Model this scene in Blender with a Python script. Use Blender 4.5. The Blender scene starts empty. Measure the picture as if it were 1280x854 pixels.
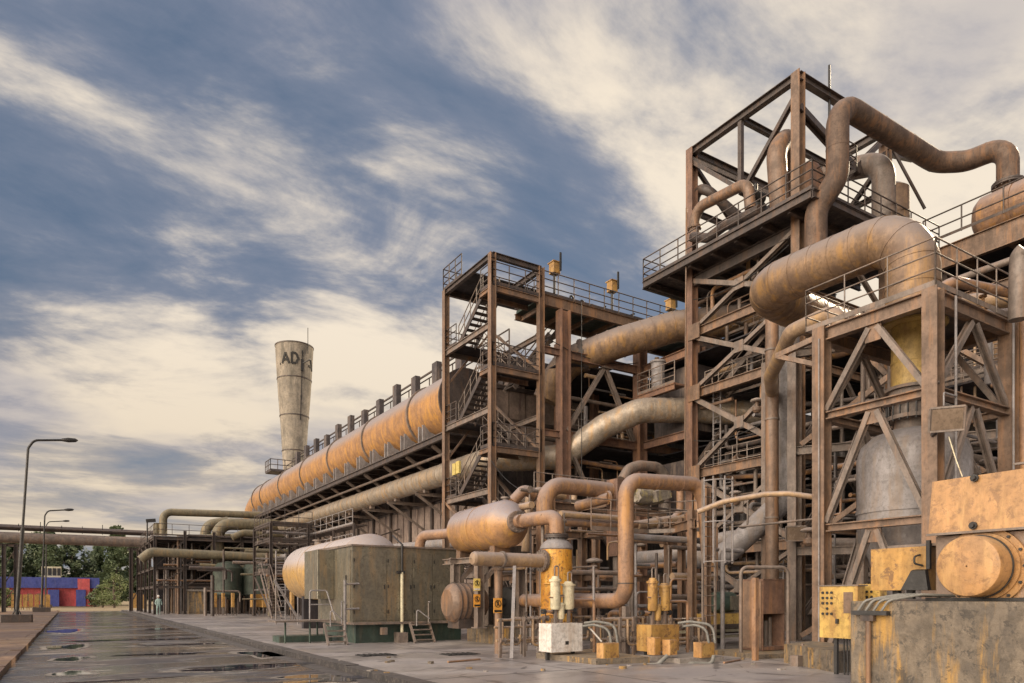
import bpy, math, random
from mathutils import Vector, Matrix
random.seed(7)
ORDN = ['leftmost', 'second from the left', 'third from the left', 'fourth from the left', 'third from the right', 'second from the right', 'rightmost']
ORD = ['leftmost'] + [w + ' from the left' for w in 'second third fourth fifth sixth seventh eighth ninth tenth eleventh twelfth thirteenth fourteenth fifteenth sixteenth'.split()] + ['rightmost']
R = math.radians
C = bpy.data.collections.new('scene'); bpy.context.scene.collection.children.link(C)
S = bpy.context.scene

# ---------------------------------------------------------------- camera
cam = bpy.data.cameras.new('camera'); co = bpy.data.objects.new('camera', cam); C.objects.link(co)
co.location = (0, 0, 1.6); co.rotation_euler = (R(90), 0, R(-32))
cam.sensor_width = 36; cam.lens = 24.75; cam.shift_y = 0.25; cam.clip_end = 3000
S.camera = co

# ---------------------------------------------------------------- light
S.view_settings.view_transform = 'Standard'; S.view_settings.look = 'None'
S.view_settings.exposure = 1.1; S.view_settings.gamma = 1.0
SUN_DIR = Vector((1.455, 0.30, 0)).normalized() * math.cos(R(32)) + Vector((0, 0, math.sin(R(32))))
sl = bpy.data.lights.new('sun', 'SUN'); sl.energy = 2.0; sl.angle = R(0.5); sl.color = (1, .80, .56)
so = bpy.data.objects.new('sun', sl); C.objects.link(so)
so.rotation_euler = SUN_DIR.to_track_quat('Z', 'Y').to_euler()

w = bpy.data.worlds.new('World'); S.world = w; w.use_nodes = True
nt = w.node_tree; nt.nodes.clear(); N = nt.nodes; L = nt.links
def node(t, **k):
    n = N.new(t)
    for a, b in k.items(): setattr(n, a, b)
    return n
def math_(op, a, b=None, c=None):
    n = node('ShaderNodeMath', operation=op)
    for i, v in enumerate((a, b, c)):
        if v is None: continue
        if isinstance(v, (int, float)): n.inputs[i].default_value = v
        else: L.new(v, n.inputs[i])
    return n.outputs[0]
def mixc(f, a, b):
    n = node('ShaderNodeMix', data_type='RGBA')
    for s, v in ((0, f), (6, a), (7, b)):
        if isinstance(v, (int, float)): n.inputs[s].default_value = v
        elif isinstance(v, tuple): n.inputs[s].default_value = (*v, 1)
        else: L.new(v, n.inputs[s])
    return n.outputs[2]
def ramp(v, a, b):
    n = node('ShaderNodeMapRange', interpolation_type='SMOOTHSTEP')
    L.new(v, n.inputs[0]); n.inputs[1].default_value = a; n.inputs[2].default_value = b
    return n.outputs[0]
def dot(v, d):
    n = node('ShaderNodeVectorMath', operation='DOT_PRODUCT'); L.new(v, n.inputs[0]); n.inputs[1].default_value = d
    return n.outputs['Value']
sky = node('ShaderNodeTexSky', sky_type='NISHITA', sun_disc=False)
sky.sun_elevation = R(32); sky.sun_rotation = math.atan2(SUN_DIR.x, SUN_DIR.y)
tc = node('ShaderNodeTexCoord'); D = tc.outputs['Generated']
sep = node('ShaderNodeSeparateXYZ'); L.new(D, sep.inputs[0])
zz = math_('ADD', math_('MAXIMUM', sep.outputs[2], 0.0), 0.13)
cmb = node('ShaderNodeCombineXYZ')
L.new(math_('DIVIDE', sep.outputs[0], zz), cmb.inputs[0]); L.new(math_('DIVIDE', sep.outputs[1], zz), cmb.inputs[1])
def noise(vec, sc, det, dist, seed, rough=.55, stretch=(1, 1, 1)):
    m = node('ShaderNodeMapping'); L.new(vec, m.inputs[0]); m.inputs['Location'].default_value = seed; m.inputs['Scale'].default_value = stretch
    m.inputs['Rotation'].default_value = (0, 0, R(25))
    n = node('ShaderNodeTexNoise'); L.new(m.outputs[0], n.inputs['Vector'])
    n.inputs['Scale'].default_value = sc; n.inputs['Detail'].default_value = det
    n.inputs['Roughness'].default_value = rough; n.inputs['Distortion'].default_value = dist
    return n.outputs[0]
P = cmb.outputs[0]
n1 = noise(P, .62, 10, .55, (3.3, 1.7, 0), .60, (1, 1.45, 1))
n2 = noise(P, 1.9, 9, .35, (5.2, 8.1, 2), .62, (1, 1.3, 1))
n3 = noise(P, 1.1, 6, .3, (1.2, 9.4, 5), .5)
def pdir(px, py):
    t = (px - 640) / 880; return Vector((math.sin(R(32)) + math.cos(R(32)) * t, math.cos(R(32)) - math.sin(R(32)) * t, (747 - py) / 880)).normalized()
def bias(lst):                                   # banks of cloud and gaps between them, by direction in the sky
    tot = None
    for px, py, rd_, am in lst:
        b = math_('MULTIPLY', ramp(dot(D, tuple(pdir(px, py))), math.cos(R(rd_)), math.cos(R(rd_ * .15))), am)
        tot = b if tot is None else math_('ADD', tot, b)
    return tot
low = ramp(sep.outputs[2], .42, .05)
cover = math_('ADD', math_('ADD', math_('MULTIPLY', n1, .95), math_('MULTIPLY', n2, .42)), -.183)
cover = math_('ADD', cover,
    bias([(440, 290, 15, .05), (560, 370, 12, .05), (130, 430, 9, .05), (800, 320, 9, .06), (1080, 40, 22, .07), (1230, 240, 16, .07), (560, 20, 12, .03), (200, 40, 12, .03),
          (60, 60, 18, -.06), (330, 100, 12, -.03), (1180, 70, 14, .06), (900, 230, 8, .05), (60, 330, 10, -.05), (720, 180, 13, -.04), (1230, 90, 12, .04), (330, 400, 6, -.03), (430, 480, 8, .04), (140, 580, 14, .05)]))
cover = math_('ADD', cover, math_('MULTIPLY', low, .05))
mask = ramp(cover, .34, .62)
blue = mixc(.80, sky.outputs[0], (1.05, 1.72, 2.75))
blue_s = node('ShaderNodeVectorMath', operation='SCALE'); L.new(blue, blue_s.inputs[0]); blue_s.inputs[3].default_value = .040
blue = mixc(math_('MULTIPLY', low, .45), blue_s.outputs[0], (.165, .165, .18))
lit = ramp(math_('ADD', cover, math_('MULTIPLY', math_('SUBTRACT', n2, .5), .35)), .47, .72)
shade = mixc(lit, (.115, .128, .165), (.43, .375, .305))
shade = mixc(math_('MULTIPLY', low, .60), shade, (.33, .265, .185))
shade = mixc(math_('MULTIPLY', ramp(n3, .48, .66), .50), shade, (.14, .145, .185))
col = mixc(mask, blue, shade)
# warm glow added low in the unseen left-hand sky to light the plant
glow = ramp(dot(D, (-.955, -.22, .20)), .05, .97)
gl = node('ShaderNodeVectorMath', operation='SCALE'); gl.inputs[0].default_value = (1.0, .82, .63)
L.new(math_('MULTIPLY', math_('POWER', glow, 4.0), 2.75), gl.inputs[3])
ad = node('ShaderNodeVectorMath', operation='ADD'); L.new(col, ad.inputs[0]); L.new(gl.outputs[0], ad.inputs[1])
bg = node('ShaderNodeBackground'); L.new(ad.outputs[0], bg.inputs[0]); bg.inputs[1].default_value = 1.0
out = node('ShaderNodeOutputWorld'); L.new(bg.outputs[0], out.inputs[0])

# ---------------------------------------------------------------- materials
def material(name, base, var=None, sky_tint=None, sky_amt=.0, streak=None, streakamt=.0, rough=.6, metal=0., scale=1., bump=.25, spots=None, spotamt=0., dlo=.25, dhi=.9, spec=.5):
    m = bpy.data.materials.new(name); m.use_nodes = True; t = m.node_tree; t.nodes.clear()
    def nd(ty, **k):
        n = t.nodes.new(ty)
        for a, b in k.items(): setattr(n, a, b)
        return n
    def mx(f, a, b):
        n = nd('ShaderNodeMix', data_type='RGBA')
        for s, v in ((0, f), (6, a), (7, b)):
            if isinstance(v, (int, float)): n.inputs[s].default_value = v
            elif isinstance(v, tuple): n.inputs[s].default_value = (*v, 1)
            else: t.links.new(v, n.inputs[s])
        return n.outputs[2]
    def mr(v, a, b, c=0., d=1.):
        n = nd('ShaderNodeMapRange', interpolation_type='SMOOTHSTEP'); t.links.new(v, n.inputs[0])
        for i, q in enumerate((a, b, c, d)): n.inputs[i + 1].default_value = q
        return n.outputs[0]
    g = nd('ShaderNodeNewGeometry')
    def ns(sc, det, st=(1, 1, 1), rg=.6, dist=0):
        mp = nd('ShaderNodeMapping'); t.links.new(g.outputs['Position'], mp.inputs[0]); mp.inputs['Scale'].default_value = st
        n = nd('ShaderNodeTexNoise'); t.links.new(mp.outputs[0], n.inputs['Vector'])
        n.inputs['Scale'].default_value = sc; n.inputs['Detail'].default_value = det; n.inputs['Roughness'].default_value = rg; n.inputs['Distortion'].default_value = dist
        return n.outputs[0]
    a = ns(1.6 * scale, 9, rg=.68); fine = ns(11 * scale, 7, rg=.72); gr = ns(3.4 * scale, 8, (1, 1, .45), .7, .3)
    var = var or tuple(c * .6 for c in base)
    c = mx(mr(a, .38, .64), base, var)
    c = mx(mr(fine, .46, .68, 0, .65), c, tuple(q * .42 for q in base))
    c = mx(mr(gr, .52, .66, 0, .55), c, tuple(q * .50 for q in base))
    c = mx(mr(gr, .47, .36, 0, .35), c, tuple(min(.85, q * 1.45) for q in base))
    if streak:
        s = ns(3.2 * scale, 5, (1, 1, .12), .7)
        c = mx(mr(s, .48, .66, 0, streakamt), c, streak)
    if spots:
        s = ns(4.5 * scale, 7, (1, 1, 1), .75, .4)
        c = mx(mr(s, .53, .60, 0, spotamt), c, spots)
    if sky_tint:
        sp = nd('ShaderNodeSeparateXYZ'); t.links.new(g.outputs['Normal'], sp.inputs[0])
        md = nd('ShaderNodeMath', operation='MULTIPLY'); t.links.new(mr(sp.outputs[2], dlo, dhi, 0, sky_amt), md.inputs[0]); t.links.new(mr(fine, .2, .55, .55, 1), md.inputs[1])
        c = mx(md.outputs[0], c, sky_tint)  # upward faces greyed in the colour to stand in for sky reflection
    b = nd('ShaderNodeBsdfPrincipled'); t.links.new(c, b.inputs['Base Color'])
    t.links.new(mr(a, .3, .7, max(.05, rough - .12), min(1, rough + .15)), b.inputs['Roughness']); b.inputs['Metallic'].default_value = metal
    b.inputs['Specular IOR Level'].default_value = spec
    if bump:
        bp = nd('ShaderNodeBump'); bp.inputs['Strength'].default_value = bump; bp.inputs['Distance'].default_value = .03
        t.links.new(fine, bp.inputs['Height']); t.links.new(bp.outputs[0], b.inputs['Normal'])
    o = nd('ShaderNodeOutputMaterial'); t.links.new(b.outputs[0], o.inputs[0])
    return m
SKY_TOP = (.36, .31, .30)
M = {}
M['steel'] = material('brown_steel', (.195, .130, .092), (.115, .08, .06), SKY_TOP, .3, (.31, .165, .08), .6, .5)
M['steel_red'] = material('red_steel', (.20, .12, .088), (.125, .078, .06), SKY_TOP, .3, (.33, .175, .09), .6, .5)
M['steel_grey'] = material('grey_brown_steel', (.20, .165, .145), (.12, .10, .088), SKY_TOP, .35, (.26, .165, .11), .5, .5)
M['steel_dark'] = material('dark_steel', (.075, .060, .055), (.045, .038, .038), SKY_TOP, .25, (.14, .085, .055), .45, .5)
M['pipe'] = material('rusty_pipe', (.325, .195, .12), (.21, .135, .095), (.29, .25, .25), .8, (.44, .23, .075), .75, .46, dlo=0, dhi=.8, spec=.35)
M['pipe_tan'] = material('tan_pipe', (.38, .27, .175), (.26, .185, .13), (.33, .285, .275), .8, (.46, .29, .12), .6, .40, dlo=0, dhi=.8)
M['pipe_grey'] = material('grey_pipe', (.27, .26, .27), (.19, .175, .175), (.34, .325, .34), .4, (.24, .185, .14), .55, .5, spec=.35)
M['clad'] = material('weathered_cladding', (.40, .345, .28), (.25, .215, .175), (.34, .315, .31), .5, (.44, .28, .13), .7, .38, .25)
M['clad_gold'] = material('golden_cladding', (.26, .175, .11), (.155, .105, .075), (.26, .225, .215), .9, (.38, .22, .07), .6, .5, .2, dlo=-.15, dhi=.6, spec=.3)
M['duct'] = material('rusty_duct', (.40, .215, .09), (.25, .14, .075), (.27, .24, .24), 1., (.54, .28, .06), .75, .45, dlo=.05, dhi=.55)
M['tank'] = material('rusty_tank', (.46, .255, .11), (.30, .18, .105), (.30, .27, .29), 1., (.58, .33, .08), .7, .34, dlo=-.05, dhi=.5)  # tanks: orange sides and grey tops hold warm and sky reflections as colour
M['tank_pale'] = material('pale_tank', (.52, .33, .12), (.38, .26, .13), (.44, .40, .41), 1., (.60, .36, .08), .6, .34, dlo=-.05, dhi=.45)
M['orange'] = material('orange_rust', (.62, .30, .04), (.46, .19, .03), (.40, .33, .30), .5, (.70, .44, .10), .8, .5, scale=1.4, spots=(.13, .06, .035), spotamt=.8)
M['amber'] = material('amber_paint', (.44, .25, .07), (.30, .175, .06), (.34, .27, .21), .5, (.54, .35, .12), .6, .45, spots=(.13, .07, .04), spotamt=.75)
M['yellow'] = material('yellow_paint', (.58, .40, .11), (.44, .28, .08), None, 0, (.34, .18, .06), .8, .42, spots=(.17, .09, .04), spotamt=.7)
M['machine'] = material('orange_brown_paint', (.44, .245, .10), (.31, .18, .085), (.40, .29, .20), .5, (.55, .34, .14), .75, .38, spots=(.17, .095, .05), spotamt=.55)
M['machine_grey'] = material('stained_grey_paint', (.30, .215, .16), (.19, .14, .115), None, 0, (.46, .26, .11), .8, .42)
M['green'] = material('olive_cabinet', (.26, .245, .195), (.19, .18, .15), (.36, .31, .28), .6, (.38, .27, .15), .6, .36, .6, spots=(.13, .12, .10), spotamt=.35)
M['green_dark'] = material('dark_green_paint', (.05, .085, .07), (.035, .055, .05), None, 0, (.12, .11, .08), .5, .5)
M['clad_yellow'] = material('yellow_cladding', (.50, .35, .11), (.36, .24, .09), None, 0, (.28, .17, .07), .7, .45)
M['overhead'] = material('sooty_brown_pipe', (.13, .09, .068), (.08, .058, .048), SKY_TOP, .3, (.24, .13, .07), .6, .6, spec=.3)
M['rack_pipe'] = material('olive_brown_pipe', (.20, .175, .12), (.12, .11, .08), (.24, .23, .19), .5, (.28, .19, .09), .5, .5, spec=.35)
M['pale_steel'] = material('pale_worn_steel', (.32, .28, .25), (.22, .19, .17), SKY_TOP, .4, (.30, .20, .14), .5, .5)
M['dim_green'] = material('sooty_green_paint', (.045, .065, .050), (.025, .035, .03), None, 0, (.08, .08, .06), .5, .6)
M['white'] = material('white_enamel', (.72, .70, .68), (.60, .57, .54), None, 0, (.42, .30, .20), .35, .4, spots=(.30, .22, .16), spotamt=.3)
M['cream'] = material('cream_paint', (.66, .63, .46), (.55, .50, .36), None, 0, (.45, .30, .16), .4, .4, spots=(.25, .16, .08), spotamt=.3)
M['panel'] = material('streaked_panel', (.30, .235, .20), (.18, .14, .125), None, 0, (.08, .06, .06), .9, .55, scale=.7)
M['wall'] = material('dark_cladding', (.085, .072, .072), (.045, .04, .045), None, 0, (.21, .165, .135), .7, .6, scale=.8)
M['interior'] = material('blackish_steel', (.035, .034, .042), (.022, .021, .027), None, 0, (.07, .05, .045), .4, .75)  # near-black bluish steel for inner floors and casings
M['concrete'] = material('concrete', (.30, .27, .25), (.22, .20, .18), (.34, .32, .31), .4, (.18, .16, .14), .5, .8)
M['stain_concrete'] = material('stained_concrete', (.20, .165, .125), (.11, .095, .08), (.30, .25, .19), .5, (.46, .27, .07), .9, .65, bump=.8, spots=(.055, .05, .045), spotamt=.75)
M['chimney'] = material('chimney_concrete', (.33, .29, .235), (.21, .19, .16), None, 0, (.13, .12, .10), .9, .85, scale=.35, spots=(.22, .21, .20), spotamt=.3)
M['black'] = material('black_metal', (.03, .03, .032), (.02, .02, .02), None, 0, None, 0, .5)
M['soot'] = material('flaked_letter_paint', (.015, .015, .015), (.03, .03, .03), None, 0, None, 0, .8)
M['glass'] = material('lamp_glass', (.22, .17, .13), (.16, .12, .09), None, 0, None, 0, .15, bump=0)
M['blue'] = material('blue_wall', (.06, .08, .32), (.04, .06, .25), None, 0, (.10, .11, .26), .4, .7)
M['red'] = material('red_wall', (.55, .10, .11), (.44, .08, .09), None, 0, (.38, .12, .12), .4, .7)
M['rubber'] = material('grey_hose', (.20, .20, .19), (.13, .13, .12), (.3, .3, .28), .4, None, 0, .5)
M['ink'] = material('black_ink', (.015, .015, .015), (.02, .02, .02), None, 0, None, 0, .6, bump=0)
M['sign'] = material('yellow_sign', (.80, .62, .18), (.74, .55, .14), None, 0, (.5, .35, .15), .3, .5, bump=0)
M['sign_or'] = material('orange_sign', (.80, .38, .06), (.74, .33, .05), None, 0, (.5, .3, .12), .3, .5, bump=0)
M['leaf'] = material('leaf', (.115, .155, .075), (.07, .105, .055), None, 0, None, 0, .6, scale=.3, bump=0)
M['leaf_y'] = material('light_leaf', (.14, .17, .05), (.09, .13, .04), None, 0, None, 0, .6, scale=.6, bump=0)
M['bark'] = material('bark', (.12, .09, .07), (.08, .06, .05), None, 0, None, 0, .9)
M['dirt'] = material('dry_ground', (.26, .20, .13), (.20, .17, .10), None, 0, None, 0, .95, scale=.2)
M['lava'] = material('crusted_lagging', (.30, .27, .23), (.16, .14, .12), SKY_TOP, .4, (.45, .38, .12), .6, .8, scale=1.6, bump=1.0)
M['skin'] = material('skin', (.35, .2, .14), None, None, 0, None, 0, .6, bump=0)
M['overall'] = material('pale_green_overall', (.30, .42, .40), (.22, .32, .31), None, 0, None, 0, .8, bump=0)
M['amber_pane'] = material('yellow_glass', (.62, .50, .16), (.50, .40, .12), None, 0, None, 0, .3, bump=0)

def ground_mat(name, base, alt, pale, wet, kind, alt2=(.2, .15, .1)):
    m = bpy.data.materials.new(name); m.use_nodes = True; t = m.node_tree; t.nodes.clear()
    def nd(ty, **k):
        n = t.nodes.new(ty)
        for a, b in k.items(): setattr(n, a, b)
        return n
    g = nd('ShaderNodeNewGeometry')
    def ns(sc, det, st, rg=.6, dist=0, loc=(0, 0, 0)):
        mp = nd('ShaderNodeMapping'); t.links.new(g.outputs['Position'], mp.inputs[0]); mp.inputs['Scale'].default_value = st; mp.inputs['Location'].default_value = loc
        n = nd('ShaderNodeTexNoise'); t.links.new(mp.outputs[0], n.inputs['Vector'])
        n.inputs['Scale'].default_value = sc; n.inputs['Detail'].default_value = det; n.inputs['Roughness'].default_value = rg; n.inputs['Distortion'].default_value = dist
        return n.outputs[0]
    def mr(v, a, b, c=0., d=1.):
        n = nd('ShaderNodeMapRange', interpolation_type='SMOOTHSTEP'); t.links.new(v, n.inputs[0])
        for i, q in enumerate((a, b, c, d)): n.inputs[i + 1].default_value = q
        return n.outputs[0]
    def mx(f, a, b):
        n = nd('ShaderNodeMix', data_type='RGBA')
        for s, v in ((0, f), (6, a), (7, b)):
            if isinstance(v, (int, float)): n.inputs[s].default_value = v
            elif isinstance(v, tuple): n.inputs[s].default_value = (*v, 1)
            else: t.links.new(v, n.inputs[s])
        return n.outputs[2]
    big = ns(.22, 5, (1, 1, 1)); med = ns(1.1, 7, (1, 1, 1), .65, .3); sx = {'road': .26, 'pave': .5, 'side': 1.1}[kind]; fine = ns(40, 4, (1, 1, 1), .7)
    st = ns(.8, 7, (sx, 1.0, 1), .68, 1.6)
    st2 = ns(.42, 5, (sx * 1.6, 1.0, 1), .6, .6, (7, 3, 0))
    c = mx(mr(big, .40, .62), base, alt)
    c = mx(mr(med, .50, .72, 0, .6), c, tuple(q * .5 for q in base))
    c = mx(mr(st2, .54, .60, 0, .6), c, alt2)
    c = mx(mr(st, .58, .66, 0, .8 if kind == 'road' else .45), c, pale)  # on the road, pale streaks paint in sunlit and sky-reflecting bands
    c = mx(mr(fine, .4, .75, 0, .4), c, tuple(q * .6 for q in base))
    crk = nd('ShaderNodeTexVoronoi', feature='DISTANCE_TO_EDGE'); crk.inputs['Scale'].default_value = .28; t.links.new(g.outputs['Position'], crk.inputs['Vector'])
    cm = nd('ShaderNodeMath', operation='ADD'); t.links.new(crk.outputs[0], cm.inputs[0]); mm = nd('ShaderNodeMath', operation='MULTIPLY'); t.links.new(med, mm.inputs[0]); mm.inputs[1].default_value = -.10; t.links.new(mm.outputs[0], cm.inputs[1])
    c = mx(mr(cm.outputs[0], -.046, -.050, 0, .7), c, tuple(q * .3 for q in base))
    oil = ns(.55, 6, (1, 1, 1), .7, .8, (11, 5, 0)); c = mx(mr(oil, .57, .64, 0, .55), c, tuple(q * .38 for q in base))
    b = nd('ShaderNodeBsdfPrincipled'); t.links.new(c, b.inputs['Base Color'])
    wn = ns(.55, 5, (.35, 1, 1), .55, .4, (4, 2, 0))
    t.links.new(mr(wn, .40, .54, .62, wet), b.inputs['Roughness'])
    bp = nd('ShaderNodeBump'); bp.inputs['Strength'].default_value = .35; bp.inputs['Distance'].default_value = .01
    t.links.new(fine, bp.inputs['Height']); t.links.new(bp.outputs[0], b.inputs['Normal'])
    o = nd('ShaderNodeOutputMaterial'); t.links.new(b.outputs[0], o.inputs[0])
    return m
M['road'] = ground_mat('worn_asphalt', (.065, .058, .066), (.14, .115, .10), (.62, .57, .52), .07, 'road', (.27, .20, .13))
M['paving'] = ground_mat('plant_paving', (.31, .29, .30), (.40, .37, .36), (.64, .60, .58), .28, 'pave', (.17, .155, .165))
M['sidewalk'] = ground_mat('brown_paving', (.15, .095, .07), (.24, .15, .085), (.40, .30, .19), .5, 'side')
M['kerb'] = material('dark_kerb', (.055, .05, .052), (.03, .03, .032), (.16, .14, .13), .5, None, 0, .5, scale=2, spots=(.25, .22, .19), spotamt=.3)
def plain(name, c, r, sp=.5):
    m = bpy.data.materials.new(name); m.use_nodes = True; b = m.node_tree.nodes['Principled BSDF']
    b.inputs['Base Color'].default_value = (*c, 1); b.inputs['Roughness'].default_value = r; b.inputs['Specular IOR Level'].default_value = sp
    return m
M['water'] = plain('puddle_water', (.03, .035, .06), .03)
M['mud'] = material('dried_salt', (.30, .27, .24), (.20, .18, .165), None, 0, None, 0, .7, scale=2)

# ---------------------------------------------------------------- geometry helpers
def marked(fn):
    def g(s, *a, **k):
        if s.depth == 0: s.marks.append((len(s.v), len(s.f)))
        s.depth += 1
        try: return fn(s, *a, **k)
        finally: s.depth -= 1
    return g
def V(*a): return Vector(a)
def frame(d, up=None):
    d = d.normalized(); up = up or (V(0, 0, 1) if abs(d.z) < .95 else V(1, 0, 0))
    x = d.cross(up).normalized(); y = x.cross(d).normalized()
    return x, y
SPLIT = {'beam', 'brace', 'floor', 'post', 'stub_post', 'leg', 'band', 'weld_ring', 'coupling', 'stiffener', 'girt', 'lug', 'valve_stem', 'collar', 'button', 'inner_tube', 'rib', 'saddle'}
class MB:
    def __init__(s): s.v = []; s.f = []; s.sm = []; s.marks = []; s.depth = 0
    @marked
    def add(s, vs, fs, sm=False):
        o = len(s.v); s.v += [tuple(p) for p in vs]
        for k, f in enumerate(fs):
            s.f.append([i + o for i in f]); s.sm.append(sm if isinstance(sm, bool) else sm[k])
        return s
    @marked
    def box(s, x0, y0, z0, x1, y1, z1, bev=0):
        if bev: return s.prism([(x0 + bev, y0), (x1 - bev, y0), (x1, y0 + bev), (x1, y1 - bev), (x1 - bev, y1), (x0 + bev, y1), (x0, y1 - bev), (x0, y0 + bev)], z0, z1)
        vs = [(x, y, z) for z in (z0, z1) for y in (y0, y1) for x in (x0, x1)]
        return s.add(vs, [(0, 2, 3, 1), (4, 5, 7, 6), (0, 1, 5, 4), (2, 6, 7, 3), (0, 4, 6, 2), (1, 3, 7, 5)])
    @marked
    def prism(s, pts, z0, z1):
        n = len(pts)
        return s.add([(x, y, z0) for x, y in pts] + [(x, y, z1) for x, y in pts],
                     [tuple(reversed(range(n))), tuple(range(n, 2 * n))] + [(i, (i + 1) % n, n + (i + 1) % n, n + i) for i in range(n)])
    @marked
    def bar(s, p, q, wd, ht=None, up=None, off=(0, 0)):
        p = Vector(p); q = Vector(q); ht = ht or wd
        x, y = frame(q - p, up); c = x * off[0] + y * off[1]
        vs = [e + c + x * a * wd / 2 + y * b * ht / 2 for e in (p, q) for a, b in ((-1, -1), (1, -1), (1, 1), (-1, 1))]
        return s.add(vs, [(3, 2, 1, 0), (4, 5, 6, 7), (0, 1, 5, 4), (1, 2, 6, 5), (2, 3, 7, 6), (3, 0, 4, 7)])
    @marked
    def ib(s, p, q, wd=.3, ht=.3, t=.03, up=None):          # rolled I section; flanges at +-y of the frame
        s.bar(p, q, wd, t, up, (0, ht / 2 - t / 2)); s.bar(p, q, wd, t, up, (0, -ht / 2 + t / 2))
        return s.bar(p, q, t, ht - 2 * t - .002, up)
    @marked
    def col(s, x, y, z0, z1, wd=.35, face='x'):               # I column, flange facing the X- side
        up = V(1, 0, 0) if face == 'x' else V(0, 1, 0)
        s.ib((x, y, z0), (x, y, z1), wd, wd, wd * .09, up)
        s.box(x - wd * .75, y - wd * .75, z0, x + wd * .75, y + wd * .75, z0 + .04)
        return s
    @marked
    def angle(s, p, q, a=.12):                              # twin-angle brace
        s.bar(p, q, a * .3, a, None, (-a * .45, 0)); s.bar(p, q, a * .3, a, None, (a * .45, 0)); return s.bar(p, q, a * .55, a * .2)
    @marked
    def tube(s, path, r, n=10, caps=True, bend=None, bands=0, bandr=1.035, rad=None):
        pts = fillet([Vector(p) for p in path], bend if bend is not None else r * 2.2) if len(path) > 2 else [Vector(p) for p in path]
        d = (pts[1] - pts[0]).normalized(); x, y = frame(d); rings = []
        for i, p in enumerate(pts):
            if 0 < i < len(pts) - 1: nd = ((pts[i + 1] - p).normalized() + (p - pts[i - 1]).normalized()).normalized()
            else: nd = ((pts[i] - pts[i - 1]) if i else (pts[1] - pts[0])).normalized()
            q = d.rotation_difference(nd); x = q @ x; y = q @ y; d = nd
            rr = rad[i] if rad else r
            rings.append([p + (x * math.cos(2 * math.pi * k / n) + y * math.sin(2 * math.pi * k / n)) * rr for k in range(n)])
        vs = [v for g in rings for v in g]
        fs = [(i * n + k, i * n + (k + 1) % n, (i + 1) * n + (k + 1) % n, (i + 1) * n + k) for i in range(len(rings) - 1) for k in range(n)]
        s.add(vs, fs, True)
        if caps:
            s.add(rings[0], [tuple(reversed(range(n)))]); s.add(rings[-1], [tuple(range(n))])
        if bands:
            acc = bands * .5
            for i in range(len(pts) - 1):
                a, b = pts[i], pts[i + 1]; l = (b - a).length; u = (b - a).normalized() if l else None
                while acc < l:
                    c = a + u * acc; s.tube([c - u * .025, c + u * .025], r * bandr, n, True); acc += bands
                acc -= l
        return s
    @marked
    def lathe(s, o, ax, prof, n=24):                        # prof: (distance along axis, radius)
        o = Vector(o); ax = Vector(ax).normalized(); x, y = frame(ax)
        def ring(a, r): return [o + ax * a + (x * math.cos(2 * math.pi * k / n) + y * math.sin(2 * math.pi * k / n)) * r for k in range(n)]
        grp = [[prof[0]]]
        for i in range(1, len(prof)):
            grp[-1].append(prof[i])
            if i < len(prof) - 1:
                a0 = math.atan2(prof[i][1] - prof[i - 1][1], prof[i][0] - prof[i - 1][0]); a1 = math.atan2(prof[i + 1][1] - prof[i][1], prof[i + 1][0] - prof[i][0])
                if abs((a1 - a0 + math.pi) % (2 * math.pi) - math.pi) > .6: grp.append([prof[i]])
        for g in grp:
            vs = []
            for a, r in g: vs += ring(a, max(r, .0005))
            s.add(vs, [(i * n + k, i * n + (k + 1) % n, (i + 1) * n + (k + 1) % n, (i + 1) * n + k) for i in range(len(g) - 1) for k in range(n)], True)
        return s
    @marked
    def flange(s, o, ax, r, t=.05, bolts=12):
        o = Vector(o); ax = Vector(ax).normalized()
        s.lathe(o - ax * t, ax, [(0, .001), (0, r), (t * .9, r), (t * .9, r * .96), (t * 1.1, r * .96), (t * 1.1, r), (2 * t, r), (2 * t, .001)], 20)
        x, y = frame(ax)
        for k in range(bolts):
            a = 2 * math.pi * k / bolts; c = o + (x * math.cos(a) + y * math.sin(a)) * r * .88
            s.bar(c - ax * t * 1.7, c + ax * t * 1.7, r * .09)
        return s
    @marked
    def rail(s, pts, h=1.05, post=1.4, r=.028, mids=(.5,), n=5):
        pts = [Vector(p) for p in pts]
        for a, b in zip(pts, pts[1:]):
            l = (b - a).length; k = max(1, round(l / post))
            for i in range(k + 1):
                p = a.lerp(b, i / k); s.tube([p, p + V(0, 0, h)], r, n, False)
            for m in list(mids) + [1.0]:
                s.tube([a + V(0, 0, h * m), b + V(0, 0, h * m)], r, n, False)
            s.bar(a + V(0, 0, .07), b + V(0, 0, .07), .012, .13)
        return s
    def build(s, name, mat, parent=None, label=None, org=None):
        if parent and name in SPLIT and len(s.marks) > 1:
            o = None; mk = s.marks + [(len(s.v), len(s.f))]
            for (v0, f0), (v1, f1) in zip(mk, mk[1:]):
                q = MB(); q.v = s.v[v0:v1]; q.f = [[i - v0 for i in f] for f in s.f[f0:f1]]; q.sm = s.sm[f0:f1]; o = q.build(name, mat, parent, label, org)
            return o
        if org is None: org = ORG.get(parent.name, V(0, 0, 0)) if parent else V(0, 0, 0)
        me = bpy.data.meshes.new(name)
        me.from_pydata([(a - org.x, b - org.y, c - org.z) for a, b, c in s.v], [], s.f)
        me.polygons.foreach_set('use_smooth', s.sm); me.materials.append(M[mat] if isinstance(mat, str) else mat); me.update()
        o = bpy.data.objects.new(name, me); C.objects.link(o)
        if parent: o.parent = parent; ORG[o.name] = org
        else: o.location = org
        if label: o['label'] = label
        return o
ORG = {}
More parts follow.
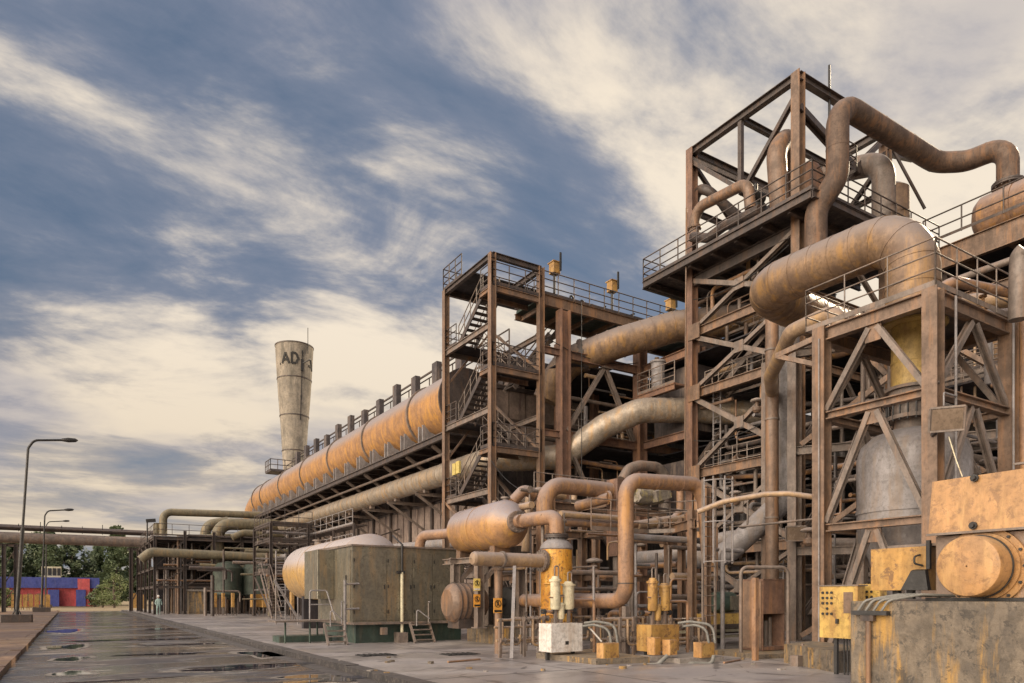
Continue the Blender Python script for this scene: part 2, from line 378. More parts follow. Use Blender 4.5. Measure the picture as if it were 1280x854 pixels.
def fillet(pts, rb, n=7):
    out = [pts[0]]
    for i in range(1, len(pts) - 1):
        a, b, c = pts[i - 1], pts[i], pts[i + 1]
        u = (a - b); v = (c - b); lu = u.length; lv = v.length; u.normalize(); v.normalize()
        ang = u.angle(v)
        if ang > 3.1: out.append(b); continue
        t = min(rb / math.tan(ang / 2), lu * .48, lv * .48); r = t * math.tan(ang / 2)
        p, q = b + u * t, b + v * t; ctr = b + (u + v).normalized() * (r / math.sin(ang / 2))
        e0 = p - ctr; e1 = q - ctr; tot = e0.angle(e1)
        for k in range(n + 1):
            w0 = math.sin(tot * (1 - k / n)) / math.sin(tot); w1 = math.sin(tot * k / n) / math.sin(tot)
            out.append(ctr + e0 * w0 + e1 * w1)
    out.append(pts[-1]); return out
def tag(o, label, cat, group=None):
    o['label'] = label; o['category'] = cat
    if group: o['group'] = group
    return o
def thing(name, label, cat, loc, group=None):
    o = bpy.data.objects.new(name, None); C.objects.link(o); o.location = loc; o.empty_display_size = .3
    ORG[o.name] = Vector(loc); return tag(o, label, cat, group)
def solo(name, mb, mat, label, cat, group=None):
    xs = [p[0] for p in mb.v]; ys = [p[1] for p in mb.v]; zs = [p[2] for p in mb.v]
    o = mb.build(name, mat, None, None, V((min(xs) + max(xs)) / 2, (min(ys) + max(ys)) / 2, min(zs)))
    return tag(o, label, cat, group)
CW = {'steel_dark': 'dark brown', 'pipe_grey': 'pale grey', 'steel_grey': 'grey-brown', 'steel': 'brown', 'pipe': 'rusty orange-brown', 'pipe_tan': 'tan', 'cream': 'cream'}
_solo = solo
def solo(name, mb, mat, label, cat, group=None):
    if group and mat in CW and ' pipe ' in label: label = CW[mat] + ' ' + label.replace('dim ', '')
    return _solo(name, mb, mat, label, cat, group)
def structure(name, mb, mat):
    o = mb.build(name, mat); o['kind'] = 'structure'; return o
def dup(root, loc, rz=None, label=None, sc=None):
    r = root.copy(); C.objects.link(r); r.location = loc
    if rz is not None: r.rotation_euler = (0, 0, rz)
    if sc: r.scale = sc
    if label: r['label'] = label
    for ch in list(root.children):
        c = ch.copy(); C.objects.link(c); c.parent = r
        for g in ch.children:
            d = g.copy(); C.objects.link(d); d.parent = c
    return r
# position of a pixel column of the 1280 px photograph on a real vertical plane / at a depth
S32, C32 = math.sin(R(32)), math.cos(R(32)); F = 880.0
def at(px, py, d):
    t = (px - 640) / F; return V(d * (S32 + C32 * t), d * (C32 - S32 * t), 1.6 + (747 - py) / F * d)
def onX(px, py, X): t = (px - 640) / F; return at(px, py, X / (S32 + C32 * t))
def onY(px, py, Y): t = (px - 640) / F; return at(px, py, Y / (C32 - S32 * t))
def pipe(path, r, mat, label, cat='pipe', group=None, flanges=(), n=14, bend=None, bands=0, name='pipe', supports=()):
    if not flanges and not supports:
        return solo(name, MB().tube(path, r, n, True, bend, bands), mat, label, cat, group)
    t = thing(name, label, cat, (path[0][0], path[0][1], path[0][2]), group)
    MB().tube(path, r, n, True, bend, bands).build('pipe_run', mat, t)
    for o, ax in flanges: MB().flange(o, ax, r * 1.35, min(.06, r * .25), 12 if r > .15 else 6).build('flange', mat, t)
    for p in supports: MB().bar(p, (p[0], p[1], 0), .1).build('support', 'steel_grey', t)
    return t

# ================================================================ SETTING
structure('ground', MB().prism([(-900, -300), (900, -300), (900, 1200), (-900, 1200)], -.6, -.16), 'dirt')
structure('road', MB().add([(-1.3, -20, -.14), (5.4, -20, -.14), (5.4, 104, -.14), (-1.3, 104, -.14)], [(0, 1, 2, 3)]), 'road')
structure('cross_road', MB().add([(-60, 104, -.136), (60, 104, -.136), (60, 118, -.136), (-60, 118, -.136)], [(0, 1, 2, 3)]), 'dirt')
structure('plant_pavement', MB().prism([(5.75, -20), (90, -20), (90, 103.8), (5.75, 103.8)], -.3, 0), 'paving')
structure('side_pavement', MB().prism([(-60, -20), (-1.6, -20), (-1.6, 103.8), (-60, 103.8)], -.3, 0), 'sidewalk')
k = MB()
y = -20
while y < 103:
    dz = random.uniform(-.01, .012); dx = random.uniform(-.012, .012)
    k.box(5.4 + dx, y, -.3, 5.745, y + 1.97, .015 + dz, .02); y += 2
k.box(4.95, -20, -.2, 5.39, 103, -.132)
structure('kerb', k, 'kerb')
k = MB(); y = -20
while y < 103:
    k.box(-1.595, y, -.3, -1.3 + random.uniform(-.02, .02), y + 1.96, .01 + random.uniform(-.02, .01), .02); y += 2
structure('kerb', k, 'sidewalk')
k = MB(); rj = random.Random(2)
for i in range(18): k.box(5.76, -18 + i * 6.1, .001, 60, -18 + i * 6.1 + .03, .0035)
for i in range(9): k.box(9.4 + i * 4.9, -20, .001, 9.425 + i * 4.9, 100, .0045)
structure('paving_joint', k, 'kerb')
def blob(cx, cy, a, b, z, seed, th=.003, wob=.35):
    rr = random.Random(seed); ph = [rr.uniform(0, 6.28) for _ in range(5)]
    pts = []
    for i in range(96):
        t = i / 96 * 2 * math.pi; q = 1 + sum(wob / (j + 1.6) * math.sin((j + 2) * t + ph[j]) for j in range(5))
        q *= 1 + rr.uniform(-.09, .09); pts.append((cx + a * q * math.cos(t), cy + b * q * math.sin(t), z))
    return MB().add(pts, [tuple(range(96))])
zr = -.14
for i, (px, py, a, b) in enumerate([(79, 789, 1.0, 2.0), (83, 809, .55, 1.5), (88, 824, .42, .75), (90, 842, .3, .7), (300, 836, 1.2, .55), (385, 846, .7, .35), (230, 806, 1.9, .35), (330, 818, .5, 1.6), (130, 852, 1.4, .25)]):
    d = F * 1.74 / (py - 747); p = at(px, py, d)
    structure('dried_rim', blob(p.x, p.y, a * 1.25, b * 1.2, zr + .004, i), 'mud')
    structure('puddle', blob(p.x, p.y, a * .92, b * .9, zr + .008, i), 'water')

for i, (px, py, a, b) in enumerate([(180, 800, 2.0, .5), (330, 832, 1.3, .3), (210, 818, 1.2, .25), (420, 850, 1.0, .35), (230, 786, 1.7, .8)]):
    d = F * 1.74 / (py - 747); p = at(px, py, d)
    structure('dried_rim', blob(p.x, p.y, a * 1.06, b * 1.14, zr + .0045 + .0007 * i, 40 + i, wob=.75), 'mud')
    structure('puddle', blob(p.x, p.y, a, b, zr + .013 + .0007 * i, 40 + i, wob=.75), 'water')

# lamps along the road
def street_lamp(p, h, lean, arm, label):
    t = thing('street_lamp', label, 'street lamp', p, 'street lamps along the left edge of the road')
    MB().box(p[0] - .85, p[1] - .5, 0, p[0] + .85, p[1] + .5, .5, .05).build('base_block', 'steel_dark', t)
    top = V(p[0] + lean, p[1], h)
    m = MB(); m.tube([(p[0], p[1], .5), V(p[0], p[1], .5).lerp(top, .5)], .12, 10); m.tube([V(p[0], p[1], .5).lerp(top, .5), top - V(lean / h, 0, 1) * .3, top + V(.3, 0, .25), top + V(arm, 0, .45)], .075, 8, True, .5)
    for a in range(4):
        q = R(45 + 90 * a); m.bar((p[0] + math.cos(q) * .3, p[1] + math.sin(q) * .3, .52), (p[0], p[1], 1.0), .04)
    m.build('pole', 'black', t)
    e = top + V(arm, 0, .45)
    MB().lathe(e - V(.15, 0, 0), (1, 0, .08), [(0, .04), (.1, .10), (.45, .16), (.85, .13), (1.0, .03)], 12).build('lamp_head', 'black', t)
    return t
street_lamp(tuple(at(21, 747, 45.4).xy) + (0,), 11.6, .62, 1.9, 'nearest tall curved-arm street lamp on a dark block beside the road')
street_lamp(tuple(at(52, 747, 78).xy) + (0,), 11.0, .3, 1.9, 'second street lamp down the road, between the nearest and the farthest')
street_lamp(tuple(at(57, 747, 108).xy) + (0,), 13.0, .1, 2.2, 'farthest street lamp with the longest, lowest-looking arm in front of the trees')

# chimney
cx, cy = at(368, 0, 100).xy
t = thing('chimney', 'tall flared concrete chimney with worn black letters near its dark rim', 'chimney', (cx, cy, 0))
m = MB(); prof = [(0, 1.15), (20, 1.55), (25.5, 1.85), (30, 2.2), (34, 2.45), (37.2, 2.62), (37.2, 2.4), (30, 2.0)]
m.lathe((cx, cy, 0), (0, 0, 1), prof, 40); m.build('shaft', 'chimney', t)
def rad_at(z):
    for (a, r0), (b, r1) in zip(prof, prof[1:]):
        if a <= z <= b: return r0 + (r1 - r0) * (z - a) / (b - a)
m = MB()
for z in (22.3, 27.2, 32.4, 37.1):
    m.lathe((cx, cy, z), (0, 0, 1), [(-.07, rad_at(z) - .02), (-.07, rad_at(z) + .05), (.07, rad_at(z) + .06), (.07, rad_at(z) - .02)], 40)
m.build('band', 'steel_dark', t)
def arc_letters(strokes, base_ang, z0, h, wd):
    m = MB()
    for (u0, v0), (u1, v1) in strokes:
        n = 6
        for i in range(n):
            P2 = []
            for q in (i / n, (i + 1) / n):
                u = u0 + (u1 - u0) * q; v = v0 + (v1 - v0) * q; z = z0 + v * h; rr = rad_at(z) + .03; a = base_ang + u * wd / rr
                P2.append(V(cx + math.cos(a) * rr, cy + math.sin(a) * rr, z))
            m.bar(P2[0], P2[1] + (P2[1] - P2[0]) * .15, .30, .06, V(math.cos(base_ang), math.sin(base_ang), 0))
    return m
LET = {'L': [((0, 0), (0, 1)), ((0, 0), (.6, 0))], 'A': [((0, 0), (.45, 1)), ((.45, 1), (.9, 0)), ((.2, .35), (.7, .35))],
       'D': [((0, 0), (0, 1)), ((0, 1), (.5, .95)), ((.5, .95), (.75, .5)), ((.75, .5), (.5, .05)), ((.5, .05), (0, 0))]}
view = math.atan2(-cy, -cx)
for ch, off in (('A', -1.75), ('D', -.35)): arc_letters(LET[ch], view + off / 2.5, 34.1, 1.45, 1.15).build('letter', 'soot', t)
arc_letters([((0, 0), (.1, 0))], view - 2.2 / 2.5, 34.1, 1.3, 1.1).build('letter', 'soot', t)
arc_letters([LET['A'][1]] + [((.1, .35), (.6, .35))], view + 2.1 / 2.5, 33.7, 1.4, 1.1).build('letter', 'soot', t)
m = MB(); a = view + .42
for i in range(14):
    z = 26.5 + i * .68; rr = rad_at(z) + .06; p = V(cx + math.cos(a) * rr, cy + math.sin(a) * rr, z)
    m.bar(p, p + V(0, 0, .7), random.choice((.07, .12)))
p = V(cx + math.cos(a) * 2.5, cy + math.sin(a) * 2.5, 33.2); m.bar(p, p + V(0, 0, 1.6), .32); m.bar(p + V(0, 0, 1), p + V(.9, -.9, 1.5), .14)
m.build('cable_ladder', 'black', t)
q = view + .75; MB().tube([(cx + math.cos(q) * 2.65, cy + math.sin(q) * 2.65, 35.8), (cx + math.cos(q) * 2.65, cy + math.sin(q) * 2.65, 39.4)], .05, 6).build('lightning_rod', 'black', t)

# far low building
t = thing('canteen_building', 'low blue and red building with flat blue roof band before the trees', 'building', (-3, 150, 0))
X0 = onY(6, 0, 150).x; X1 = onY(121, 0, 150).x
def bx(a, b): return onY(a, 0, 150).x, onY(b, 0, 150).x
MB().box(X0, 150.4, 0, X1, 160, 4.2).build('wall', 'red', t)
MB().box(X0 - .6, 149.6, 4.0 - .7, X1 + .4, 160.5, 5.2).build('roof', 'blue', t)
a, b = bx(97, 112); MB().box(a, 149.3, 0, b, 150.35, 5.0).build('porch', 'red', t)
for a_, b_ in ((60, 74), (95, 107)):
    a, b = bx(a_, b_); MB().box(a, 149.1, 0, b, 149.28 if a_ > 90 else 150.38, 3.0).build('door', 'blue', t)
for a_ in (20, 34, 46): a, b = bx(a_, a_ + 5); MB().box(a, 150.2, 1, b, 150.39, 2.3).build('window', 'glass', t)
a, b = bx(51, 76); MB().box(a, 152, 5.2, b, 156, 7.2).build('roof_cabin', 'cream', t)
m = MB()
for i in range(4): m.box(a + .3 + i * (b - a) / 4.2, 151.9, 5.6, a + .3 + (i + .75) * (b - a) / 4.2, 151.99, 6.9)
m.build('cabin_window', 'black', t)
a, b = bx(8, 14)
m = MB()
for i in range(7):
    x = onY(14, 0, 112).x + i * .62; m = MB(); m.box(x, 112, .3, x + .5, 112.5, 2.0); m.box(x + .02, 112.05, 0, x + .1, 112.4, .3); m.box(x + .4, 112.05, 0, x + .48, 112.4, .3)
    solo('crate', m, 'amber', ORDN[i] + ' of the seven yellow crates left of the road', 'crate', 'yellow crates beyond the street lamps')

# trees
def tree_mesh(h, wr, n, seed, conical=True, leaf=.42):
    rr = random.Random(seed); tr = MB()
    tr.tube([(0, 0, -.3), (rr.uniform(-.2, .2), 0, h * .5), (0, rr.uniform(-.2, .2), h * .95)], .2, 7, True, 1, 0, 1, None)
    clumps = []
    for i in range(int(46 + h)):
        z = h * (rr.uniform(.12, 1)); q = (1 - (z / h) ** 1.6) if conical else math.sin(min(1, z / h) * math.pi * .9 + .2)
        a = rr.uniform(0, 6.28); r_ = wr * max(.12, q) * rr.uniform(.35, 1)
        clumps.append((V(math.cos(a) * r_, math.sin(a) * r_, z), rr.uniform(.5, 1.1) * wr * .33))
        if i % 2 == 0: tr.tube([(0, 0, z - .5), (math.cos(a) * r_, math.sin(a) * r_, z)], .05, 4)
    m = MB()
    for i in range(n):
        c, cr = rr.choice(clumps); d = V(rr.gauss(0, 1), rr.gauss(0, 1), rr.gauss(0, .8)).normalized() * cr * rr.uniform(.5, 1.05)
        p = c + d; a = V(rr.gauss(0, 1), rr.gauss(0, 1), rr.gauss(0, 1)).normalized(); b = a.orthogonal().normalized(); s_ = leaf * rr.uniform(.6, 1.3)
        m.add([p - a * s_, p + b * s_ * .5, p + a * s_, p - b * s_ * .5], [(0, 1, 2, 3)])
    return tr, m
protos = []
kinds = [('pine_tree', 16.5, 4.2, 9000, True), ('pine_tree', 15, 4.4, 9000, False), ('pine_tree', 15.5, 4.2, 9000, True)]
rr = random.Random(3)
spots = [(-14 + i * 3.6 + rr.uniform(-1, 1), 178 + (i % 3) * 7 + rr.uniform(-2, 2)) for i in range(17)]
for i, (x, y) in enumerate(spots):
    if i < 3:
        nm, h, wr, n, con = kinds[i]
        t = thing(nm, ORD[i] + ' of the dark trees behind the blue and red building', 'tree', (x, y, -.16), 'dark trees behind the blue and red building')
        tr, cr = tree_mesh(h, wr, n, i + 11, con, .38)
        tr.build('trunk', 'bark', t, None, V(0, 0, 0)); cr.build('crown', 'leaf', t, None, V(0, 0, 0)); protos.append(t)
    else:
        s = rr.uniform(.84, 1.02); dup(protos[i % 3], (x, y, -.16), rr.uniform(0, 6), ORD[i] + ' of the dark trees behind the blue and red building', (s * 1.05, s * 1.05, s))
def bush(px, d, h, wr, label, n=1500, mat='leaf_y', group=None, seed=1):
    p = at(px, 747, d); t = thing('bush', label, 'bush', (p.x, p.y, -.16), group)
    tr, cr = tree_mesh(h, wr, n, seed, False, .16); tr.build('stem', 'bark', t, None, V(0, 0, 0)); cr.build('foliage', mat, t, None, V(0, 0, 0))
bush(56, 128, 3.6, 1.9, 'round light green tree in front of the blue building wall', seed=5)
bush(128, 122, 3.8, 1.8, 'yellow-green bush just right of the red porch', seed=6)
bush(143, 118, 5.6, 2.2, 'taller sunlit bush beside the pipe rack edge', seed=7)
bush(8, 120, 3.0, 1.6, 'small bush left of the yellow crates', seed=8)
bush(119, 128, 3.0, 1.6, 'dark bush touching the corner of the building', mat='leaf', seed=9)

# ================================================================ PIPE BRIDGE AND RACK (far left)
Yb = 95
t = thing('pipe_bridge', 'long pipe bridge crossing over the road at its far end', 'pipe bridge', (0, Yb, 0))
MB().tube([(-30, Yb, 8.2), (9, Yb, 8.2)], .6, 16, True, None, 6).build('large_pipe', 'steel_grey', t)
MB().tube([(-30, Yb + .3, 9.35), (9, Yb + .3, 9.35)], .33, 12, True, None, 4).build('upper_pipe', 'steel_dark', t)
MB().tube([(-30, Yb - .6, 9.3), (9, Yb - .6, 9.3)], .12, 8).build('thin_pipe', 'steel_dark', t)
for x in (-6.3, -5.2, 5.9, 6.9):
    m = MB(); m.col(x, Yb - .8, 0, 7.4, .4); m.build('column', 'steel_dark', t)
m = MB(); m.ib((-7, Yb - .8, 7.3), (-4.6, Yb - .8, 7.3), .3, .3); m.ib((5.5, Yb - .8, 7.3), (7.4, Yb - .8, 7.3), .3, .3)
for z in (2, 4, 6): m.bar((-6.3, Yb - .8, z - 1), (-5.2, Yb - .8, z + 1), .1); m.bar((5.9, Yb - .8, z - 1), (6.9, Yb - .8, z + 1), .1)
m.build('brace', 'steel_dark', t)
m = MB()
for i in range(8):
    x = -9 + i * 2; m.bar((x, Yb - .3, 8.9), (x, Yb - .3, 9.75 + (.3 if i % 3 == 0 else 0)), .07)
m.build('stub_post', 'black', t)

rk = thing('pipe_rack', 'dark multi-level steel pipe rack at the far left end of the plant', 'pipe rack', (13, 84, 0))
xs = [6.6, 9.2, 11.8, 14.4, 17, 20]; ys = [74, 79, 84, 89, 94]
for x in xs:
    for y in ys:
        if y < 90 or x < 8: MB().col(x, y, 0, 8.0 if x > 8 else 7.4, .26).build('column', 'steel_dark', rk)
m = MB()
for z in (2.6, 4.4, 7.2):
    for y in ys: m.ib((6.6, y, z), (20, y, z), .18, .24)
    for x in xs: m.ib((x, 74, z), (x, 94, z), .18, .24)
m.build('beam', 'steel_dark', rk)
m = MB()
for x in xs:
    for y0, y1 in zip(ys, ys[1:]): m.bar((x, y0, 4.5), (x, y1, 7.1), .1)
for x0, x1 in zip(xs, xs[1:]): m.bar((x0, 74, 2.7), (x1, 74, 4.3), .09); m.bar((x0, 74, 4.5), (x1, 74, 7.1), .09)
m.build('brace', 'steel_dark', rk)
m = MB(); m.rail([(6.6, 74, 7.5), (14, 74, 7.5)], 1.1); m.rail([(6.6, 74, 7.5), (6.6, 90, 7.5)], 1.1); m.rail([(9, 73.6, 4.6), (20, 73.6, 4.6)], 1.1); m.build('railing', 'steel_dark', rk)
m = MB(); m.box(6.8, 74.2, 7.36, 20, 94, 7.42); m.box(6.8, 76, 4.55, 20, 94, 4.6); m.build('deck', 'interior', rk)
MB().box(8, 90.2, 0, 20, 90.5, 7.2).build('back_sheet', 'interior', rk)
ra = random.Random(5)
G = 'thin upright pipes under the far pipe rack'
for i in range(60):
    x = 6.9 + ra.random() * 12.5; y = 74.6 + ra.random() * 8; r_ = ra.uniform(.05, .16)
    z1 = ra.choice((2.5, 4.3, 4.3, 7.1))
    solo('pipe', MB().tube([(x, y, 0), (x, y, z1)], r_, 8), ra.choice(('pipe_grey', 'steel', 'steel_dark', 'steel_dark', 'pipe_tan')), 'slim upright pipe among many under the far left pipe rack', 'pipe', G)
G2 = 'level pipes running through the far pipe rack'
for i in range(16):
    z = ra.choice((2.9, 3.3, 4.8, 5.2, 5.6, 7.6)) + ra.uniform(-.1, .1); y = 74.4 + ra.random() * 6; x0 = 6.4 + ra.random() * 4
    solo('pipe', MB().tube([(x0, y, z), (20 + ra.random() * 4, y, z)], ra.uniform(.06, .18), 8), ra.choice(('pipe_grey', 'pipe', 'steel_dark')), 'level pipe threading through the far left pipe rack', 'pipe', G2)
def pxy(pts, Y): return [onY(a, b, Y) for a, b in pts]
pipe(pxy([(204, 672), (204, 640), (350, 645)], 80), .38, 'rack_pipe', 'highest far-left pipe rising from the rack and bending right over it', bands=3)
pipe([onY(272, 712, 75), onY(272, 655, 75), onY(372, 657, 75)], .6, 'rack_pipe', 'thick grey elbow pipe dropping into the far rack from above', bands=2.5, n=18)
pipe([onY(256, 676, 78), onY(258, 656, 78), onY(285, 652, 78)], .5, 'rack_pipe', 'second thick elbow just left of the thick grey elbow pipe', n=16)
pipe(pxy([(222, 672), (350, 668)], 77), .25, 'rack_pipe', 'pale level pipe under the thick grey elbow')
pipe([onY(290, 672, 73.5), onY(304, 666, 73.5), onY(360, 668, 73.5)], .33, 'rack_pipe', 'pipe with a slanted left end beside the thick elbow')
pipe(pxy([(176, 700), (188, 690), (362, 698)], 73), .42, 'rack_pipe', 'long tan pipe on the front of the far rack with angled left end', bands=2, n=16)
pipe(pxy([(250, 706), (358, 712)], 72.6), .16, 'rack_pipe', 'thin pale pipe below the long tan pipe')
pipe(pxy([(196, 654), (196, 672), (215, 676), (240, 672)], 81), .3, 'rack_pipe', 'short crooked pipe left of the high far pipe')
for px_, w_, lab in ((285, 1.35, 'left dark round vessel under the far rack pipes'), (322, 1.5, 'right dark round vessel under the far rack pipes')):
    p = onY(px_, 747, 72); t = thing('process_vessel', lab, 'vessel', (p.x, p.y, 0))
    MB().lathe((p.x, p.y, 1.4), (0, 0, 1), [(0, .1), (.1, w_ * .6), (.5, w_), (3.0, w_), (3.5, w_ * .7), (3.7, .1)], 24).build('shell', 'dim_green', t)
    for a in range(4):
        q = R(45 + 90 * a); MB().bar((p.x + math.cos(q) * w_ * .85, p.y + math.sin(q) * w_ * .85, 0), (p.x + math.cos(q) * w_ * .85, p.y + math.sin(q) * w_ * .85, 2.4), .16).build('leg', 'steel_dark', t)
p = at(245, 0, 69); t = thing('concrete_cabin', 'square concrete pillar cabin with pale cap at the end of the rack', 'cabin', (p.x, p.y, 0))
MB().box(p.x - .7, p.y - .7, 0, p.x + .7, p.y + .7, 2.2).build('body', 'stain_concrete', t); MB().box(p.x - .9, p.y - .9, 2.2, p.x + .9, p.y + .9, 2.4).build('cap', 'concrete', t)
labs = ['leftmost small yellow box on a stand by the dark vessels', 'second small yellow box from the left by the dark vessels', 'third narrow yellow box on a stand before the vessels', 'larger orange control box right of the narrow boxes', 'orange control box nearest the pale tank', 'narrow yellow box under the end of the pale tank']
for px_, w_, lab in zip((269, 279, 291, 320, 333, 365), (.25, .25, .25, .9, .75, .25), labs):
    p = at(px_, 747, 62 if px_ < 350 else 50); t = thing('control_box', lab, 'control box', (p.x, p.y, 0))
    MB().box(p.x - w_ / 2, p.y - .2, .75, p.x + w_ / 2, p.y + .2, 1.9 if w_ > .5 else 2.0, .03).build('box', 'amber', t)
    for s in (-1, 1): MB().bar((p.x + s * w_ * .35, p.y, 0), (p.x + s * w_ * .35, p.y, .75), .06).build('leg', 'steel_grey', t)
    MB().bar((p.x, p.y + .1, .8), (p.x + .4, p.y + .5, 0), .05).build('brace', 'steel_grey', t)
t = thing('floodlight_post', 'short post with a floodlight on top of the far left rack', 'floodlight', tuple(onY(184, 684, 74)))
p = onY(184, 678, 74); MB().tube([p, p + V(0, 0, 1.9)], .07, 6).build('post', 'black', t); MB().bar(p + V(-.1, 0, 2.0), p + V(.7, 0, 2.1), .35, .3).build('lamp_head', 'black', t)

# person
X, Y = 6.75, 72.3
t = thing('person', 'person in pale overalls and white helmet walking beside the far rack', 'person', (X, Y, 0))
sk = [(0, 0, .92), (0, 0, 1.15), (0, 0, 1.38), (0, 0, 1.5), (0, -.02, 1.6), (0, -.02, 1.7), (-.19, 0, 1.38), (-.27, -.04, 1.12), (-.24, -.2, .92), (.19, 0, 1.38), (.28, .03, 1.12), (.27, -.12, .90), (-.1, 0, .86), (-.12, -.12, .48), (-.12, -.02, .08), (-.12, -.16, .03), (.1, 0, .86), (.13, .05, .48), (.13, .2, .1), (.13, .08, .03)]
ed = [(0, 1), (1, 2), (2, 3), (3, 4), (4, 5), (2, 6), (6, 7), (7, 8), (2, 9), (9, 10), (10, 11), (0, 12), (12, 13), (13, 14), (14, 15), (0, 16), (16, 17), (17, 18), (18, 19)]
rd = [.15, .15, .16, .06, .085, .09, .07, .055, .035, .07, .055, .035, .1, .075, .05, .04, .1, .075, .05, .04]
me = bpy.data.meshes.new('body'); me.from_pydata(sk, ed, []); o = bpy.data.objects.new('body', me); C.objects.link(o); o.parent = t
sm = o.modifiers.new('skin', 'SKIN'); o.modifiers.new('sub', 'SUBSURF').render_levels = 2
for i, v in enumerate(me.skin_vertices[0].data if me.skin_vertices else []): v.radius = (rd[i], rd[i] * .8); v.use_root = (i == 0)
me.materials.append(M['overall'])
MB().lathe((X, Y - .02, 1.68), (0, 0, 1), [(0, .14), (.02, .15), (.03, .115), (.1, .1), (.15, .03)], 14).build('helmet', 'white', t)
MB().lathe((X, Y - .10, 1.60), (0, -1, 0), [(0, .07), (.02, .05), (.035, .01)], 10).build('face', 'skin', t)

# ================================================================ LONG BUILDING WITH DUCT
XW = 20.9
lb = thing('precipitator_building', 'long dark steel-clad building stretching away under the big rusty duct', 'building', (XW, 60, 0))
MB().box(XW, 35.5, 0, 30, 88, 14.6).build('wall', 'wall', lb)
MB().box(XW - .25, 35.3, 14.6, 30.2, 88.3, 14.85).build('roof', 'steel_dark', lb)
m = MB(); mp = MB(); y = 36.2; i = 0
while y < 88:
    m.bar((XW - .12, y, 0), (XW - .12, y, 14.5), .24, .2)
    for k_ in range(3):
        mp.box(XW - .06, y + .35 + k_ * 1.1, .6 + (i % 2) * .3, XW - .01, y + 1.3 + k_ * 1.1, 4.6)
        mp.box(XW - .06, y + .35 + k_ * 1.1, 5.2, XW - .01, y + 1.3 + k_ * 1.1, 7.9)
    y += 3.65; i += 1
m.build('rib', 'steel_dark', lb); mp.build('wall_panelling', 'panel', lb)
m = MB()
for z in (4.9, 8.2, 10.2): m.bar((XW - .2, 36, z), (XW - .2, 88, z), .14, .2)
m.build('girt', 'steel_dark', lb)
st_y = []
for i in range(12):
    y = 44.5 + (i - 1) * 3.6; st_y.append(y); MB().box(21.6, y, 14.87, 22.0, y + .78, 18.2 - (i % 3) * .12 + (i % 4) * .06).build('roof_stub', 'wall', lb)
m = MB(); m.rail([(22.3, 36, 16.4), (22.3, 88, 16.4)], 1.35, 3.6, .05); m.bar((22.0, 40, 17.9), (22.0, 84, 17.9), .1, .12); m.build('railing', 'steel_dark', lb)

dk = thing('duct_platform', 'steel shelf with underside braces carrying the big rusty duct', 'platform', (18.8, 60, 10.4))
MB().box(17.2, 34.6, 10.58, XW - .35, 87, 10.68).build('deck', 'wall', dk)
m = MB(); m.ib((17.15, 34.6, 10.4), (17.15, 87, 10.4), .2, .34); m.ib((20.3, 34.6, 10.4), (20.3, 87, 10.4), .2, .34)
for i in range(27): m.ib((17.2, 35 + i * 2, 10.38), (20.5, 35 + i * 2, 10.38), .15, .3)
m.build('beam', 'steel_dark', dk)
m = MB()
for i in range(14): m.angle((17.3, 36.2 + i * 3.65, 10.2), (XW - .2, 36.2 + i * 3.65, 8.0), .16)
m.tube([(17.9, 35, 9.75), (17.9, 86, 9.75)], .09, 8)
m.build('brace', 'steel_grey', dk)

ZD, RD, XD = 12.75, 1.85, 19.15
t = thing('exhaust_duct', 'huge rusty horizontal duct with hoop rings running the length of the building', 'duct', (XD, 60, 10.7))
MB().tube([(XD, 35.4, ZD), (XD, 83.5, ZD), (XD, 88.5, ZD - 1.2), (XD, 89, 5)], RD, 36, True, 4.2).build('shell', 'duct', t)
for y in (39.7, 47.6, 55.6, 63.5, 71.4, 79.4, 83.4):
    MB().lathe((XD, y, ZD), (0, 1, 0), [(-.08, RD), (-.08, RD + .1), (.08, RD + .1), (.08, RD)], 36).build('hoop', 'steel_grey', t)
MB().lathe((XD, 35.39, ZD), (0, -1, 0), [(0, RD + .05), (.12, RD + .05), (.12, RD * .85), (.4, RD * .3), (.42, .01)], 36).build('end_cap', 'steel_dark', t)
y = 37.5; i = 0
while y < 84:
    m = MB()
    for s in (0, .55): m.prism([(17.3, y + s), (17.42, y + s), (17.42, y + s + .1), (17.3, y + s + .1)], 10.7, 11.65)
    for s in (0, .55): m.add([(17.42, y + s, 10.7), (18.6, y + s, 10.7), (18.6, y + s, 11.0), (17.75, y + s, 11.3), (17.42, y + s, 11.65), (17.42, y + s + .06, 10.7), (18.6, y + s + .06, 10.7), (18.6, y + s + .06, 11.0), (17.75, y + s + .06, 11.3), (17.42, y + s + .06, 11.65)], [(0, 1, 2, 3, 4), (9, 8, 7, 6, 5), (0, 5, 6, 1), (3, 8, 9, 4), (2, 7, 8, 3), (1, 6, 7, 2), (0, 4, 9, 5)])
    m.build('saddle', 'pipe_grey', t); y += 2.65; i += 1
sp_ = thing('end_platform', 'small railed landing beyond the far end of the duct, below the chimney', 'platform', tuple(at(352, 590, 86)))
p = at(352, 592, 86); m = MB(); m.box(p.x - 1.6, p.y - 1.2, p.z, p.x + 1.8, p.y + 1.4, p.z + .15); m.build('deck', 'steel_dark', sp_)
m = MB(); m.rail([(p.x - 1.6, p.y + 1.4, p.z + .15), (p.x - 1.6, p.y - 1.2, p.z + .15), (p.x + 1.8, p.y - 1.2, p.z + .15)], 1.3, .9, .05); m.build('railing', 'steel_dark', sp_)
m = MB(); m.bar((p.x, p.y, p.z), (p.x, p.y, 0), .4); m.build('column', 'steel_dark', sp_)

